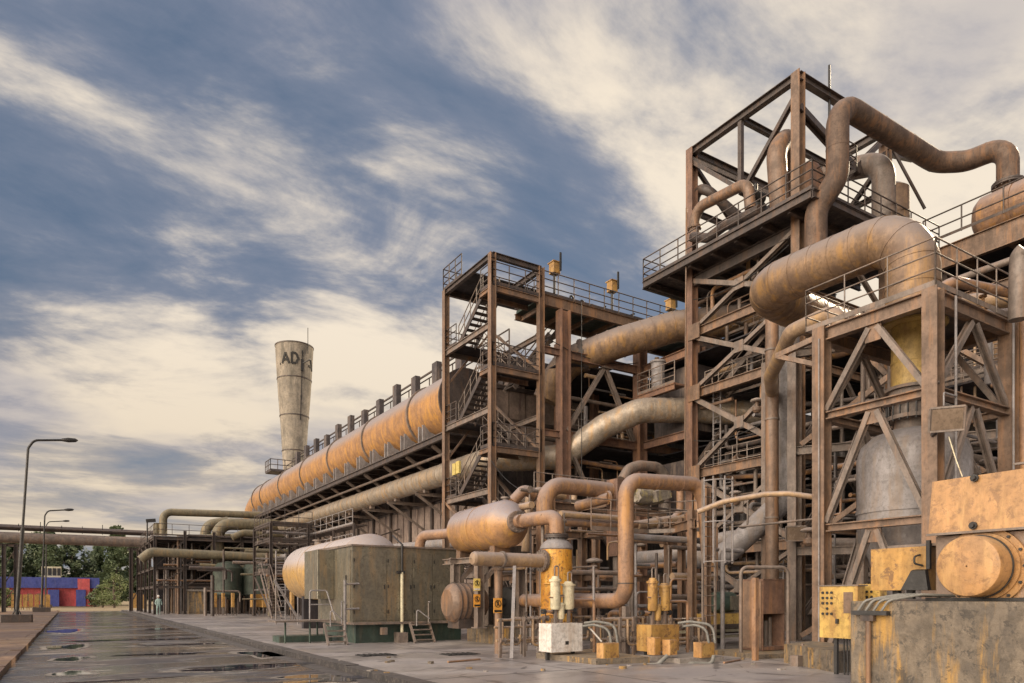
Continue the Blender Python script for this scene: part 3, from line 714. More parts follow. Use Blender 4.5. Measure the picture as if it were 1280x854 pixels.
# silver gas main
XS = 18.5
t = thing('gas_main', 'long silver-clad pipe below the duct that swings up past the stair tower', 'pipe', (XS, 50, 8.8))
MB().tube([(XS, 74, 8.95), (XS, 31.6, 8.8), (19.6, 30.6, 8.75), (21.6, 29.7, 8.9), (23.2, 28.2, 10.4), onX(800, 513, 24.6), onX(858, 513, 27.0), (29.5, 23.5, 10.9)], .63, 20, True, 1.5, 1.1, 1.03).build('pipe_run', 'clad', t)
for i in range(9): m = MB(); y = 35 + i * 4.6; m.ib((XS - .7, y, 7.95), (XW - .2, y, 7.95), .15, .2); m.bar((XS - .6, y, 7.9), (XW - .2, y, 6.1), .14); m.bar((XS, y, 8.05), (XS, y, 8.25), .3); m.build('bracket', 'steel_grey', t)
t = thing('pipe_walkway', 'low railed walkway hanging beside the far part of the silver pipe', 'walkway', tuple(onX(400, 650, 17.6)))
m = MB(); a = onX(362, 672, 17.4); b = onX(446, 630, 17.4); z = 6.9
m.box(17.1, b.y, z - .1, 18.2, a.y, z); m.build('deck', 'steel_dark', t)
m = MB(); m.rail([(17.1, b.y, z), (17.1, a.y, z)], 1.1, 1.5, .035); m.rail([(17.1, b.y, z - 1.8), (17.1, a.y, z - 1.8)], 1.1, 1.5, .035); m.build('railing', 'pipe_grey', t)
m = MB()
for i in range(5): y = b.y + (a.y - b.y) * i / 4; m.bar((17.2, y, 0), (17.2, y, z), .16); m.bar((17.2, y, z - 1.5), (20.7, y, z - .2), .1)
m.build('post', 'steel_dark', t)
pipe([onX(352, 696, 18.0), (18.0, 33, 4.6)], .25, 'pipe_grey', 'slim grey pipe low on the long building wall behind the pale tank', bands=5)

# ================================================================ STAIR TOWER
st = thing('stair_tower', 'tall open steel stair tower with zigzag stairs and railed landings', 'stair tower', (18.3, 31.5, 0))
xa, xb, ya, yb = 17.0, 19.8, 29.0, 33.9
for x, y in ((xa, ya), (xb, ya), (xa, yb), (xb, yb)): MB().col(x, y, 0, 18.05, .30).build('column', 'steel', st)
m = MB()
for x in (xa, xb): m.ib((x, ya, 17.95), (x, yb, 17.95), .2, .28)
for y in (ya, yb): m.ib((xa, y, 17.95), (xb, y, 17.95), .2, .28)
m.build('beam', 'steel_dark', st)
near = [16.6, 12.75, 8.9, 4.95]; far = [14.85, 10.8, 6.9, 2.9]
for i, z in enumerate(near):
    m = MB(); m.box(xa, ya - .05, z - .06, xb, ya + 1.15, z)
    m.build('landing', 'interior', st)
    m = MB(); m.ib((xa + .15, ya, z - .2), (xb - .15, ya, z - .2), .16, .3); m.ib((xa, ya + 1.15, z - .2), (xb, ya + 1.15, z - .2), .12, .22); m.ib((xa, ya, z - .2), (xa, ya + 1.2, z - .2), .12, .22); m.build('beam', 'steel', st)
    m = MB(); m.rail([(xa, ya + 1.1, z), (xa, ya - .05, z), (xb, ya - .05, z), (xb, ya + 1.2, z)], 1.05, .8, .028, (.33, .66)); m.build('railing', 'steel_dark', st)
for i, z in enumerate(far):
    m = MB(); m.box(xa, yb - 1.2, z - .06, xb, yb, z); m.build('landing', 'interior', st)
    m = MB(); m.ib((xa, ya, z + .9 if 0 else z - .18), (xa, yb, z - .18), .16, .3); m.ib((xb, ya, z - .18), (xb, yb, z - .18), .16, .26); m.ib((xa, yb, z - .18), (xb, yb, z - .18), .12, .26); m.build('beam', 'steel_grey', st)
    m = MB(); m.rail([(xa, yb - 1.2, z), (xa, yb, z), (xb, yb, z)], 1.05, .8, .028, (.33, .66)); m.build('railing', 'steel_dark', st)
def flight(x, y0, z0, y1, z1, wd=.95):
    m = MB(); n = max(3, round((z1 - z0) / .2))
    for s in (0, wd): m.bar((x + s, y0, z0 - .05), (x + s, y1, z1 - .05), .05, .26)
    for k_ in range(n): q = (k_ + .7) / n; y = y0 + (y1 - y0) * q; z = z0 + (z1 - z0) * q; m.box(x + .02, y - .14, z - .03, x + wd - .02, y + .14, z + .02)
    m.build('stair_flight', 'steel_dark', st)
    m = MB()
    for s in (0, wd):
        for h in (.5, .95): m.tube([(x + s, y0, z0 + h), (x + s, y1, z1 + h)], .026, 5)
        for k_ in range(5): q = k_ / 4; y = y0 + (y1 - y0) * q; z = z0 + (z1 - z0) * q; m.tube([(x + s, y, z), (x + s, y, z + .95)], .026, 5)
    m.build('handrail', 'steel_grey', st)
for zn, zf in zip(near, far): flight(xa + .15, yb - 1.2, zf, ya + 1.15, zn)
for zn, zf in zip(near[1:], far): flight(xb - 1.2, ya + 1.15, zn, yb - 1.2, zf)
flight(xb - 1.2, ya + 1.3, 0, yb - 1.2, 2.9)
m = MB(); m.box(xa, 31.4, 18.1, xb + 2, yb + .3, 18.16); m.build('top_deck', 'interior', st)
m = MB(); m.rail([(xb + 2, yb + .3, 18.16), (xa, yb + .3, 18.16), (xa, 32.1, 18.16)], 1.15, .8, .03, (.33, .66)); m.build('railing', 'steel_dark', st)
m = MB()
for z0, z1 in ((12.9, 16.4), (8.9, 12.5), (4.9, 8.7)): m.bar((xb, ya, z0), (xb, yb, z1), .12); m.bar((xa, yb, z0), (xb, yb, z1), .1)
m.angle((xa, yb, 6.7), (xa, ya + 1.5, 4.6), .14)
m.build('brace', 'steel', st)
p = onX(572, 587, xa); solo('notice_board', MB().box(xa - .22, p.y - .1, 7.95, xa - .1, p.y + .2, 8.55, .01).box(xa - .22, p.y - .55, 7.98, xa - .1, p.y - .2, 8.6, .01), 'amber_pane', 'pair of bright yellow panels on the stair tower landing rail', 'panel')

# ================================================================ MAIN BOILER BLOCK
mb_ = thing('boiler_structure', 'broad steel frame of beams and columns between stair tower and tall tower', 'steel frame', (26, 31, 0))
ca = [(21.2, 29), (26.4, 29), (23.8, 33), (31, 29), (26.4, 33)]
for (x, y), w_ in zip(ca, (.56, .56, .4, .5, .4)): MB().col(x, y, 0, 16.2, w_).build('column', 'steel_red', mb_)
m = MB()
for z in (14.0, 9.85, 5.6):
    m.ib((21.5, 29, z), (26.1, 29, z), .22, .42); m.ib((26.4, 25.4, z), (26.4, 28.7, z), .22, .42); m.ib((26.7, 29, z), (40, 29, z), .22, .4); m.ib((19.9, 29, z), (20.9, 29, z), .22, .34)
m.build('beam', 'steel_red', mb_)
m = MB(); m.angle((23.9, 29, 13.8), (21.4, 29, 10.1), .2); m.angle((23.9, 29, 13.8), (25.9, 29, 10.1), .2); m.angle((23.6, 29, 5.8), (21.4, 29, 9.6), .16); m.bar((23.6, 29, 13.7), (24.3, 29, 13.7), .5, .04)
m.build('brace', 'steel_grey', mb_)
m = MB()
for z in (13.75, 9.6, 5.2): m.box(21.4, 29.3, z - .06, 44, 38, z)  # floor plates added at these levels to darken the inside
m.box(26.8, 20, 13.9, 44, 28.9, 13.96); m.box(28, 5, 9.5, 44, 28.9, 9.56); m.box(27.5, 8, 4.6, 44, 28.9, 4.66)
m.build('floor', 'interior', mb_)  # includes the plates added to darken the inside
# back cladding
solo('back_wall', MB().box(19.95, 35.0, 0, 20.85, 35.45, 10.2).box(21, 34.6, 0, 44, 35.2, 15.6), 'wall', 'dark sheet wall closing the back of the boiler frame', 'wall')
t = thing('panel_casing', 'beige vertically streaked casing panels behind the stair tower', 'casing', (21, 33.9, 9.5))
x = 19.9
for i in range(6):
    MB().box(x + .03, 33.9, 9.9, x + 1.05, 34.5, 13.6 + (.5 if i % 2 else 0)).build('panel', 'panel', t); x += 1.1
m = MB(); m.bar((19.8, 33.8, 11.6), (26.4, 33.8, 11.6), .1, .2); m.bar((19.8, 33.8, 13.4), (26.4, 33.8, 13.4), .1, .2); m.build('stiffener', 'steel_dark', t)
solo('bunker_casing', MB().box(27, 25.6, 10.2, 33, 28.5, 13.6).box(27.2, 25.7, 5.4, 30, 28.4, 8.8), 'wall', 'large streaked steel bunker behind the mid-height bent pipe', 'casing')
solo('rear_casing', MB().box(36, 4, 0, 37, 28, 8.5).box(40, 2, 10, 41, 28, 17.2), 'interior', 'dark rear casing deep inside the right half of the plant', 'casing')

wk = thing('roof_walkway', 'high railed walkway running right from the stair tower at roof level', 'walkway', (26, 30, 16.8))
MB().box(19.95, 29.35, 16.62, 33, 31.5, 16.75).build('deck', 'green_dark', wk)
m = MB(); m.ib((19.95, 29.2, 16.6), (33, 29.2, 16.6), .2, .55); m.ib((19.95, 31.6, 16.5), (33, 31.6, 16.5), .2, .3)
for i in range(9): m.ib((20.3 + i * 1.5, 29.3, 16.4), (20.3 + i * 1.5, 31.5, 16.4), .12, .22)
m.build('beam', 'steel', wk)
m = MB(); m.rail([(19.95, 29.1, 16.86), (33, 29.1, 16.86)], 1.15, 1.0, .03, (.33, .66)); m.rail([(19.95, 31.6, 16.86), (33, 31.6, 16.86)], 1.15, 1.0, .03, (.33, .66)); m.build('railing', 'steel_dark', wk)
m = MB(); ra = random.Random(8)
for i in range(16):
    x = 20.5 + i * .7; m.tube([(x, 30.3, 16.8), (x, 30.3, 17.3 + ra.random() * .7), (x + .35, 30.3, 17.3 + ra.random() * .5)], .05, 6, True, .1)
m.build('valve_stem', 'black', wk)
for px_, z_, lab in ((693, 19.0, 'leftmost amber lamp box on a post above the roof walkway'), (765, 18.95, 'middle amber lamp box on a post above the roof walkway'), (838, 18.9, 'rightmost amber lamp box on a post above the roof walkway')):
    p = onY(px_, 0, 30.4); t = thing('lamp_box', lab, 'lamp box', (p.x, 30.4, 16.8), 'lamp boxes above the roof walkway')
    MB().tube([(p.x, 30.4, 16.8), (p.x, 30.4, z_)], .07, 6).build('post', 'black', t)
    m = MB(); m.box(p.x - .23, 30.15, z_ - .3, p.x + .23, 30.6, z_ + .25, .03); m.box(p.x - .27, 30.1, z_ + .25, p.x + .27, 30.65, z_ + .3); m.build('housing', 'amber', t)
    MB().box(p.x + .1, 30.02, z_ - .2, p.x + .2, 30.09, z_ + .75).build('hanger', 'black', t)
# inner stairs below walkway
t = thing('inner_stair', 'steep steel stair climbing under the roof walkway beside the wide column', 'stair', (20.5, 30.5, 12.8))
m = MB()
for k_ in range(14): q = k_ / 14; m.box(20.0 + q * 2.9, 31.8, 12.9 + q * 3.6, 20.32 + q * 2.9, 32.8, 12.95 + q * 3.6)
m.build('treads', 'steel_dark', t)
m = MB()
for s in (31.8, 32.8):
    m.bar((20, s, 12.8), (23, s, 16.6), .06, .25)
    for h in (.5, .95): m.tube([(20, s, 12.8 + h), (23, s, 16.6 + h)], .03, 5)
m.build('stringer', 'steel_grey', t)
t = thing('second_inner_stair', 'steel stair behind the upper clad duct near the roof walkway', 'stair', (25, 31, 12.8))
m = MB()
for k_ in range(14): q = k_ / 14; m.box(24.0 + q * 2.9, 32.2, 13.9 + q * 2.6, 24.32 + q * 2.9, 33.2, 13.95 + q * 2.6)
for s in (32.2, 33.2):
    m.bar((24, s, 13.8), (27, s, 16.5), .06, .25)
    for h in (.5, .95): m.tube([(24, s, 13.8 + h), (27, s, 16.5 + h)], .03, 5)
m.build('treads', 'steel_grey', t)
t = thing('gallery', 'small railed gallery on the left side of the tall tower holding a grey drum', 'gallery', (26.2, 24.6, 12.8))
a = onX(823, 488, 25.6); z = 12.35
m = MB(); m.box(25.5, 25.5, z - .1, 26.3, 28.2, z); m.ib((25.5, 25.5, z - .2), (25.5, 28.2, z - .2), .15, .3); m.build('deck', 'steel_red', t)
m = MB(); m.rail([(26.2, 28.2, z), (25.5, 28.2, z), (25.5, 25.5, z)], 1.1, .8, .03, (.33, .66)); m.build('railing', 'steel_grey', t)
solo('drum', MB().lathe((26.0, 27.2, z), (0, 0, 1), [(0, .01), (0, .36), (1.5, .36), (1.5, .42), (1.6, .42), (1.6, .01)], 20), 'pipe_grey', 'upright grey drum standing in the small gallery', 'drum')

t = thing('clad_duct', 'thick ribbed silver duct curving from behind the wide column into the tall tower', 'duct', (25, 28, 14))
MB().tube([(21.7, 31.2, 12.2), (22.3, 30.5, 14.1), (24.2, 28.2, 14.9), (26.6, 26.6, 15.7), (31, 23.0, 16.0)], .78, 24, True, 2.0, .55, 1.03).build('pipe_run', 'clad_gold', t)
MB().flange((23.0, 29.65, 14.4), (.65, -.7, .25), .9, .09, 16).build('flange', 'steel_dark', t)

# ================================================================ TALL TOWER
tt = thing('tall_tower', 'tallest open steel tower with lattice bracing and an overhanging railed deck', 'tower', (29.5, 22, 0))
tx0, tx1, ty0, ty1 = 26.4, 33.0, 19.1, 25.2
for x, y in ((tx0, ty0), (tx1, ty0), (tx0, ty1), (tx1, ty1)): MB().col(x, y, 0, 24.1, .42).build('column', 'steel_red' if y > 20 else 'steel', tt)
m = MB()
for y in (ty0, ty1): m.ib((tx0, y, 23.95), (tx1, y, 23.95), .3, .36)
for x in (tx0, tx1): m.ib((x, ty0, 23.95), (x, ty1, 23.95), .3, .36)
m.build('beam', 'steel_dark', tt)
m = MB(); ym = (ty0 + ty1) / 2; xm = (tx0 + tx1) / 2
m.ib((tx0, ym, 23.9), (tx1, ym, 23.9), .22, .26); m.bar((tx0, ym, 23.8), (tx0, ym, 20.6), .2)
m.angle((tx0, ty1, 23.5), (tx0, ym, 20.6), .18); m.angle((tx0, ty0, 23.3), (tx0, ym, 20.3), .18)
m.angle((tx0, ty1, 23.6), (xm, ym, 21.0), .18); m.angle((tx1, ty0, 23.6), (xm, ty0, 20.6), .22); m.angle((tx0, ty0, 22.6), (xm + 1, ty0, 21.2), .28); m.bar((xm + 1, ty0, 21.2), (tx1, ty0, 22.8), .3)
m.angle((tx1, ty0, 22.6), (tx1, ym, 20), .18); m.angle((tx1, ty1, 22.6), (tx1, ym, 20), .18); m.ib((tx0, ty1, 21), (tx1, ty1, 21), .2, .24); m.ib((tx1, ty0, 21), (tx1, ty1, 21), .2, .24)
m.angle((tx0, ty1, 23.5), (xm, ty1, 21), .16); m.angle((tx1, ty1, 23.5), (xm, ty1, 21), .16); m.bar((tx1, ty0, 23.7), (tx1 + 1.6, ty0 - 1, 20.2), .1); m.ib((tx1, ty0, 22.9), (tx1 + 2.4, ty0, 23.4), .2, .3)
m.build('brace', 'steel_dark', tt)
m = MB(); m.box(25.3, 17.6, 18.02, 35, 27.6, 18.12); m.build('deck', 'wall', tt)
m = MB()
for y in (17.65, 27.55): m.ib((25.3, y, 17.9), (35, y, 17.9), .2, .36)
m.ib((25.3, 17.7, 17.9), (25.3, 27.5, 17.9), .2, .36)
for i in range(7): m.ib((25.4, 18.8 + i * 1.4, 17.8), (35, 18.8 + i * 1.4, 17.8), .16, .3)
m.ib((26.4, 19.3, 17.4), (26.4, 25, 17.4), .25, .5); m.build('beam', 'steel_dark', tt)
m = MB(); m.rail([(30, 27.55, 18.12), (25.3, 27.55, 18.12), (25.3, 17.65, 18.12), (35, 17.65, 18.12)], 1.15, 1.25, .032, (.33, .66)); m.rail([(27.2, 17.7, 19.8), (28.4, 17.7, 19.8), (28.4, 19.6, 19.8)], 1.1, .8, .03); m.build('railing', 'steel_dark', tt)
m = MB()
for z in (14.8, 11.75, 7.75, 3.9):
    m.ib((tx0, ty0 + .2, z), (tx0, ty1 - .2, z), .24, .44); m.ib((tx1, ty0, z), (tx1, ty1, z), .22, .36)
    m.ib((tx0 + .2, ty0, z), (tx1, ty0, z), .22, .36); m.ib((tx0 + .2, ty1, z), (tx1, ty1, z), .22, .36)
m.build('beam', 'steel', tt)
m = MB()
zs = [17.6, 14.8, 11.75, 7.75, 3.9, .3]
for a, b in zip(zs, zs[1:]):
    m.angle((tx0, ty1 - .2, a - .2), (tx0, ty0 + .2, b + .2), .22); m.angle((tx0, ty1 - .2, b + .2), (tx0, ty0 + .2, a - .2), .18)
    m.angle((tx0, ty1, b + .2), (xm, ty1, a - .2), .16); m.angle((tx1, ty1, b + .2), (xm, ty1, a - .2), .16)
    m.angle((tx0, ty0, b + .2), (xm, ty0, a - .2), .16); m.angle((tx1, ty0, b + .2), (xm, ty0, a - .2), .16)
m.build('brace', 'steel_grey', tt)
m = MB()
for z in (14.6, 11.5, 7.5): m.box(27.8, 19.4, z, 33, 25, z + .05)
m.build('floor', 'interior', tt)
for z in (7.9, 11.9, 15):
    m = MB(); m.rail([(28.4, 24.8, z), (28.4, 19.5, z)], 1.1, .9, .025, (.33, .66)); m.build('railing', 'steel_grey', tt)
m = MB()
for k_ in range(16): q = k_ / 16; m.box(27.4, 24.4 - q * 4, 11.9 + q * 2.8, 28.2, 24.65 - q * 4, 11.95 + q * 2.8)
for s in (27.4, 28.2):
    m.bar((s, 24.6, 11.8), (s, 20.4, 14.7), .06, .25)
    for h in (.5, .95): m.tube([(s, 24.6, 11.8 + h), (s, 20.4, 14.7 + h)], .028, 5)
m.build('stair', 'steel_grey', tt)
MB().tube([(27.4, 19.2, 24.1), (28.8, 19.3, 26.2)], .05, 6).build('aerial', 'black', tt) if 0 else MB().tube([(28.6, 19.1, 22.5), (28.6, 19.1, 25.3)], .06, 6).build('aerial', 'black', tt)

# pipes on the tower
d0 = onY(1040, 0, 17.2)
t = thing('overhead_pipe', 'great overhead pipe looping from the tower top across to the right-hand walkway', 'pipe', (26, 17.2, 18))
pp = [(25.9, 17.9, 14.5), (25.9, 17.9, 17.5), (26.3, 17.2, 18.6), (26.3, 17.2, 21.7), (33.9, 17.2, 21.7), (34.7, 16.3, 21.55), (34.9, 14.7, 21.5), (34.9, 14.7, 19.5)]
MB().tube(pp, .44, 20, True, 1.1, 2.2, 1.02).build('pipe_run', 'overhead', t); MB().flange((34.9, 14.7, 19.75), (0, 0, 1), .62, .08).build('flange', 'steel_dark', t)

pipe([onX(975, 262, 26.2), onX(970, 190, 26.2), onX(985, 168, 27.2), (30, 22, 21.4)], .42, 'steel', 'upright bent vent pipe standing inside the tower deck beside its front column', bend=1.2, n=16)
solo('reducer_drum', MB().lathe((28.6, 20.2, 18.2), (0, 0, 1), [(0, .01), (0, .7), (2.6, .7), (3.1, .5), (3.1, .01)], 24), 'steel_red', 'reddish drum on the tower deck behind the vent pipe', 'drum')
pipe([onX(868, 300, 25.9), onX(868, 262, 25.9), onX(935, 228, 25.9), onX(938, 262, 25.9)], .25, 'steel', 'goose-neck pipe with two legs on the left of the tower deck', bend=.6, flanges=[(onX(868, 285, 25.9), (0, 0, 1))])
pipe([onX(866, 262, 26.8), onX(872, 236, 26.8), onX(885, 238, 26.8), (29, 23.5, 20)], .24, 'steel_dark', 'short dark bent pipe behind the goose-neck pipe')
pipe([onX(866, 296, 25.7), onX(885, 298, 25.7), onX(905, 283, 25.7), onX(950, 262, 25.7)], .22, 'steel_dark', 'low crooked pipe lying along the left tower deck')
pipe([(31.3, 18.2, 18.2), (31.3, 18.2, 21.4), (31.3, 21, 22.3)], .5, 'steel_grey', 'dark vertical pipe on the tower deck behind the overhead pipe', n=16)
solo('hopper_drum', MB().lathe((32.3, 18.4, 18.15), (0, 0, 1), [(0, .01), (0, .75), (2.3, .75), (2.5, .5), (2.5, .01)], 20), 'clad_gold', 'golden drum at the right of the tower deck beside the column', 'drum')
solo('valve_cluster', MB().lathe((27.5, 22.2, 19.6), (0, 0, 1), [(0, .1), (.1, .5), (.5, .5), (.6, .1)], 12).tube([(27.5, 22.2, 18.1), (27.5, 22.2, 21.2)], .1, 8).tube([(26.6, 23, 19.2), (28.6, 21.4, 19.2)], .18, 10).lathe((27.5, 22.2, 20.6), (1, 0, 0), [(-.4, .01), (-.4, .3), (.4, .3), (.4, .01)], 12), 'black', 'dark valve with handwheel in the middle of the tower deck', 'valve')

# right-hand high walkway with duct
hw = thing('high_gallery', 'high covered conveyor gallery with handrail at the top right', 'gallery', (35, 8, 18))
MB().box(33.7, -4, 16.9, 39, 19, 17.05).build('deck', 'interior', hw)
m = MB(); m.ib((33.55, -4, 17.0), (33.55, 17.5, 17.0), .25, 1.0); m.ib((38.9, -4, 17.0), (38.9, 19, 17.0), .25, .9)
for i in range(12): m.ib((33.7, -3 + i * 1.9, 16.7), (38.8, -3 + i * 1.9, 16.7), .2, .35)
m.ib((33.6, -4, 14.9), (33.6, 17.5, 14.9), .25, .4)
m.build('beam', 'steel', hw)
MB().lathe((35.1, 15.6, 18.6), (0, -1, 0), [(-.5, .02), (-.45, .5), (-.25, .9), (0, 1.08), (1.2, 1.1), (1.2, 1.16), (1.3, 1.16), (1.3, 1.1), (6, 1.1), (6, 1.16), (6.1, 1.16), (6.1, 1.1), (20, 1.1)], 32).build('duct_casing', 'pipe', hw)
m = MB(); m.rail([(33.5, -4, 17.9), (33.5, 17.6, 17.9)], 1.15, 1.7, .035, (.5,)); m.build('railing', 'steel_dark', hw)
for y in (1, 5, 9, 13, 17): MB().col(34.2, y, 0, 16.5, .4).build('column', 'steel_dark', hw)
m = MB()
for y in (1, 5, 9, 13): m.angle((34.2, y, .5), (34.2, y + 4, 8), .2); m.angle((34.2, y, 16), (34.2, y + 4, 9), .2)
for z in (4.5, 8.2, 12): m.ib((34.2, -2, z), (34.2, 18, z), .2, .34)
m.build('brace', 'steel_grey', hw)
m = MB()
for z in (8.3, 12.1): m.box(34.4, -2, z, 40, 18, z + .05)
m.build('floor', 'interior', hw)

# ================================================================ RIGHT FRAME WITH VESSEL
fr = thing('vessel_frame', 'nearest open steel frame with inverted V braces round the grey vessel', 'steel frame', (18.3, 9.85, 0))
fx0, fx1, fy0, fy1 = 16.6, 20.2, 8.5, 11.3
for x, y in ((fx0, fy0), (fx0, fy1), (fx1, fy0), (fx1, fy1)): MB().col(x, y, 0, 8.62, .34).build('column', 'steel', fr)
m = MB()
for z in (8.42, 6.3, 3.4):
    h_ = .34 if z > 8 else .2
    m.ib((fx0, fy0 + .18, z), (fx0, fy1 - .18, z), .22, h_, .03); m.ib((fx1, fy0 + .18, z), (fx1, fy1 - .18, z), .22, h_, .03)
    m.ib((fx0 + .18, fy0, z), (fx1 - .18, fy0, z), .22, h_, .03); m.ib((fx0 + .18, fy1, z), (fx1 - .18, fy1, z), .22, h_, .03)
m.bar((fx0, fy1 + .1, 8.42), (fx0 - .25, fy1 + 1.2, 8.2), .14); m.bar((fx0 - .25, fy1 + 1.2, 8.2), (fx0, fy1 + .1, 7.7), .12)
m.build('beam', 'steel', fr)
m = MB(); ymd = (fy0 + fy1) / 2; xmd = (fx0 + fx1) / 2
for za, zb in ((8.2, 6.45), (6.15, 3.55), (3.25, .1)):
    for x in (fx0, fx1): m.angle((x, ymd - .1, za), (x, fy0 + .15, zb), .13); m.angle((x, ymd + .1, za), (x, fy1 - .15, zb), .13)
    for y_ in (fy0, fy1): m.angle((xmd - .1, y_, za), (fx0 + .15, y_, zb), .13); m.angle((xmd + .1, y_, za), (fx1 - .15, y_, zb), .13)
m.build('brace', 'steel_grey', fr)
m = MB(); m.box(fx0 + .12, fy0 + .12, 8.6, fx1 + .1, fy1 + .1, 8.63); m.build('deck', 'steel_dark', fr)
m = MB(); m.rail([(fx1 + .1, fy0 - .1, 8.63), (fx0 - .1, fy0 - .1, 8.63), (fx0 - .1, fy1 + .4, 8.63), (fx1 + .1, fy1 + .4, 8.63)], 1.1, .95, .02, (.36, .68)); m.build('railing', 'steel_grey', fr)
MB().tube([(fx0 + .55, fy0 - .22, .2), (fx0 + .55, fy0 - .22, 8.5)], .03, 8).tube([(fx0 - .02, fy0 - .24, 5.9), (fx0 - .02, fy0 - .24, 6.2), (fx0 + .55, fy0 - .24, 6.2)], .02, 6).build('conduit', 'pipe_grey', fr)
vx, vy = 18.35, 9.9
t = thing('pressure_vessel', 'large grey domed vessel standing inside the nearest steel frame', 'vessel', (vx, vy, 0))
MB().lathe((vx, vy, 0), (0, 0, 1), [(.9, .25), (1.5, .55), (2.9, 1.22), (3.05, 1.31), (3.75, 1.31), (3.75, 1.335), (3.85, 1.335), (3.85, 1.31), (5.2, 1.31), (5.5, 1.22), (5.75, .95), (5.88, .6), (5.9, .5)], 48).build('shell', 'pipe_grey', t)
MB().lathe((vx, vy, 0), (0, 0, 1), [(5.86, .45), (6.15, .42), (6.15, .62), (6.25, .62), (6.25, .5), (6.55, .5), (6.55, .66), (6.64, .66), (6.64, .55), (6.9, .55), (6.9, .64), (6.98, .64), (6.98, .5), (7.0, .5)], 32).build('neck', 'steel_grey', t)
MB().lathe((vx, vy, 0), (0, 0, 1), [(7.0, .50), (7.6, .50), (7.6, .515), (7.66, .515), (7.66, .5), (8.55, .5), (8.55, .8), (8.62, .8)], 32).build('upper_neck', 'clad_yellow', t)
m = MB()
for a in range(20): q = a * math.pi / 10; m.bar((vx + math.cos(q) * .6, vy + math.sin(q) * .6, 6.1), (vx + math.cos(q) * .6, vy + math.sin(q) * .6, 6.72), .035)
m.build('bolt', 'black', t)
for a in range(4): q = R(45 + 90 * a); MB().bar((vx + math.cos(q) * 1.2, vy + math.sin(q) * 1.2, 0), (vx + math.cos(q) * 1.2, vy + math.sin(q) * 1.2, 3.3), .2).build('leg', 'steel_grey', t)
solo('cone_hopper', MB().lathe((vx - .1, vy + .1, 0), (0, 0, 1), [(.02, .8), (.9, .8), (.92, .3)], 24), 'steel_grey', 'short grey base drum under the big vessel', 'drum')

t = thing('hot_gas_pipe', 'massive rusty pipe rising from the vessel frame and bending over to the left', 'pipe', (vx, vy, 8.64))
MB().tube([(vx, vy, 8.64), (vx, vy, 11.1), (vx - .1, 14.6, 11.2), (22.5, 15.3, 11.35), (30, 15.6, 11.6)], .64, 28, True, 1.15, .62, 1.02).build('pipe_run', 'clad_gold', t)
MB().flange((vx, vy, 8.75), (0, 0, 1), .8, .06, 16).build('flange', 'steel_grey', t)
pipe([(18.6, 12.0, 8.7), (18.6, 12.1, 9.85), (18.6, 13.7, 9.7), (20.6, 16.0, 9.3), (26, 20, 9.3)], .23, 'pipe_tan', 'smaller pale pipe curling under the massive rusty pipe', bend=.5, n=18)
pipe([(17.9, 9.3, 9.0), (18.3, 8.9, 9.35), (19.6, 8.8, 9.45), (20.5, 8.3, 9.3), (20.55, 8.3, 8.9), (20.55, 8.3, 3.2)], .13, 'pipe', 'pipe arching over the frame deck and dropping down its right column', bend=.5, n=14)
pipe([onX(1192, 392, 20.9), onX(1210, 378, 20.9), onX(1290, 372, 20.9)], .22, 'pipe_tan', 'pale pipe running right just beneath the frame deck level', n=14)
pipe([onX(1225, 398, 21.6), onX(1290, 392, 21.6)], .2, 'clad_gold', 'golden pipe running right beside the frame column', n=14)
solo('tall_pipe', MB().tube([onX(1272, 400, 19.3), onX(1274, 320, 19.3), onX(1282, 312, 19.3)], .2, 14), 'steel_grey', 'vertical pipe end cut by the right picture edge', 'pipe')
ra = random.Random(12)
G = 'small upright valves and gauges on the frame deck'
for i in range(7):
    x = 19.0 + ra.random() * 1.0; y = 8.8 + ra.random() * 1.2; h = ra.uniform(.25, .7)
    solo('valve', MB().tube([(x, y, 8.63), (x, y, 8.63 + h)], .04, 8).lathe((x, y, 8.63 + h), (0, 0, 1), [(0, .01), (0, .09), (.05, .09), (.05, .01)], 10), ra.choice(('steel_grey', 'cream', 'pipe')), 'little upright valve among others on the vessel frame deck', 'valve', G)

def floodlight(p, d, s, label, arm=None):
    t = thing('floodlight', label, 'floodlight', tuple(p)); d = Vector(d).normalized(); x, y = frame(d); p = Vector(p)
    def R8(w_, h_, a, b, mt, nm, par):
        vs = [p + d * q + x * i * w_ / 2 * k_ + y * j * h_ / 2 * k_ for q, k_ in ((a, .72 if nm == 'housing' else 1), (b, 1)) for i, j in ((-1, -1), (1, -1), (1, 1), (-1, 1))]
        return MB().add(vs, [(3, 2, 1, 0), (4, 5, 6, 7), (0, 1, 5, 4), (1, 2, 6, 5), (2, 3, 7, 6), (3, 0, 4, 7)]).build(nm, mt, par)
    h = R8(s * 1.1, s * .85, -s * .3, 0, 'steel_grey', 'housing', t)
    fm = MB()
    for a, b in (((-1, -1), (1, -1)), ((1, -1), (1, 1)), ((1, 1), (-1, 1)), ((-1, 1), (-1, -1))):
        fm.bar(p + x * a[0] * s * .55 + y * a[1] * s * .42, p + x * b[0] * s * .55 + y * b[1] * s * .42, s * .07)
    fm.build('frame', 'steel_grey', h)
    R8(s * .98, s * .74, .005, .015, 'glass', 'glass', h)
    if arm: MB().bar(p - d * s * .3, arm, s * .12).build('bracket', 'steel_dark', t)
    return t
floodlight(onX(1184, 524, 16.1), (-.75, -.55, -.3), .6, 'tilted square floodlight bracketed to the near frame column', onX(1165, 545, 16.42))
pipe([onX(1186, 546, 16.3), onX(1195, 575, 16.35), onX(1203, 596, 16.4)], .014, 'cream', 'pale cable hanging from the tilted floodlight', 'cable', n=6)

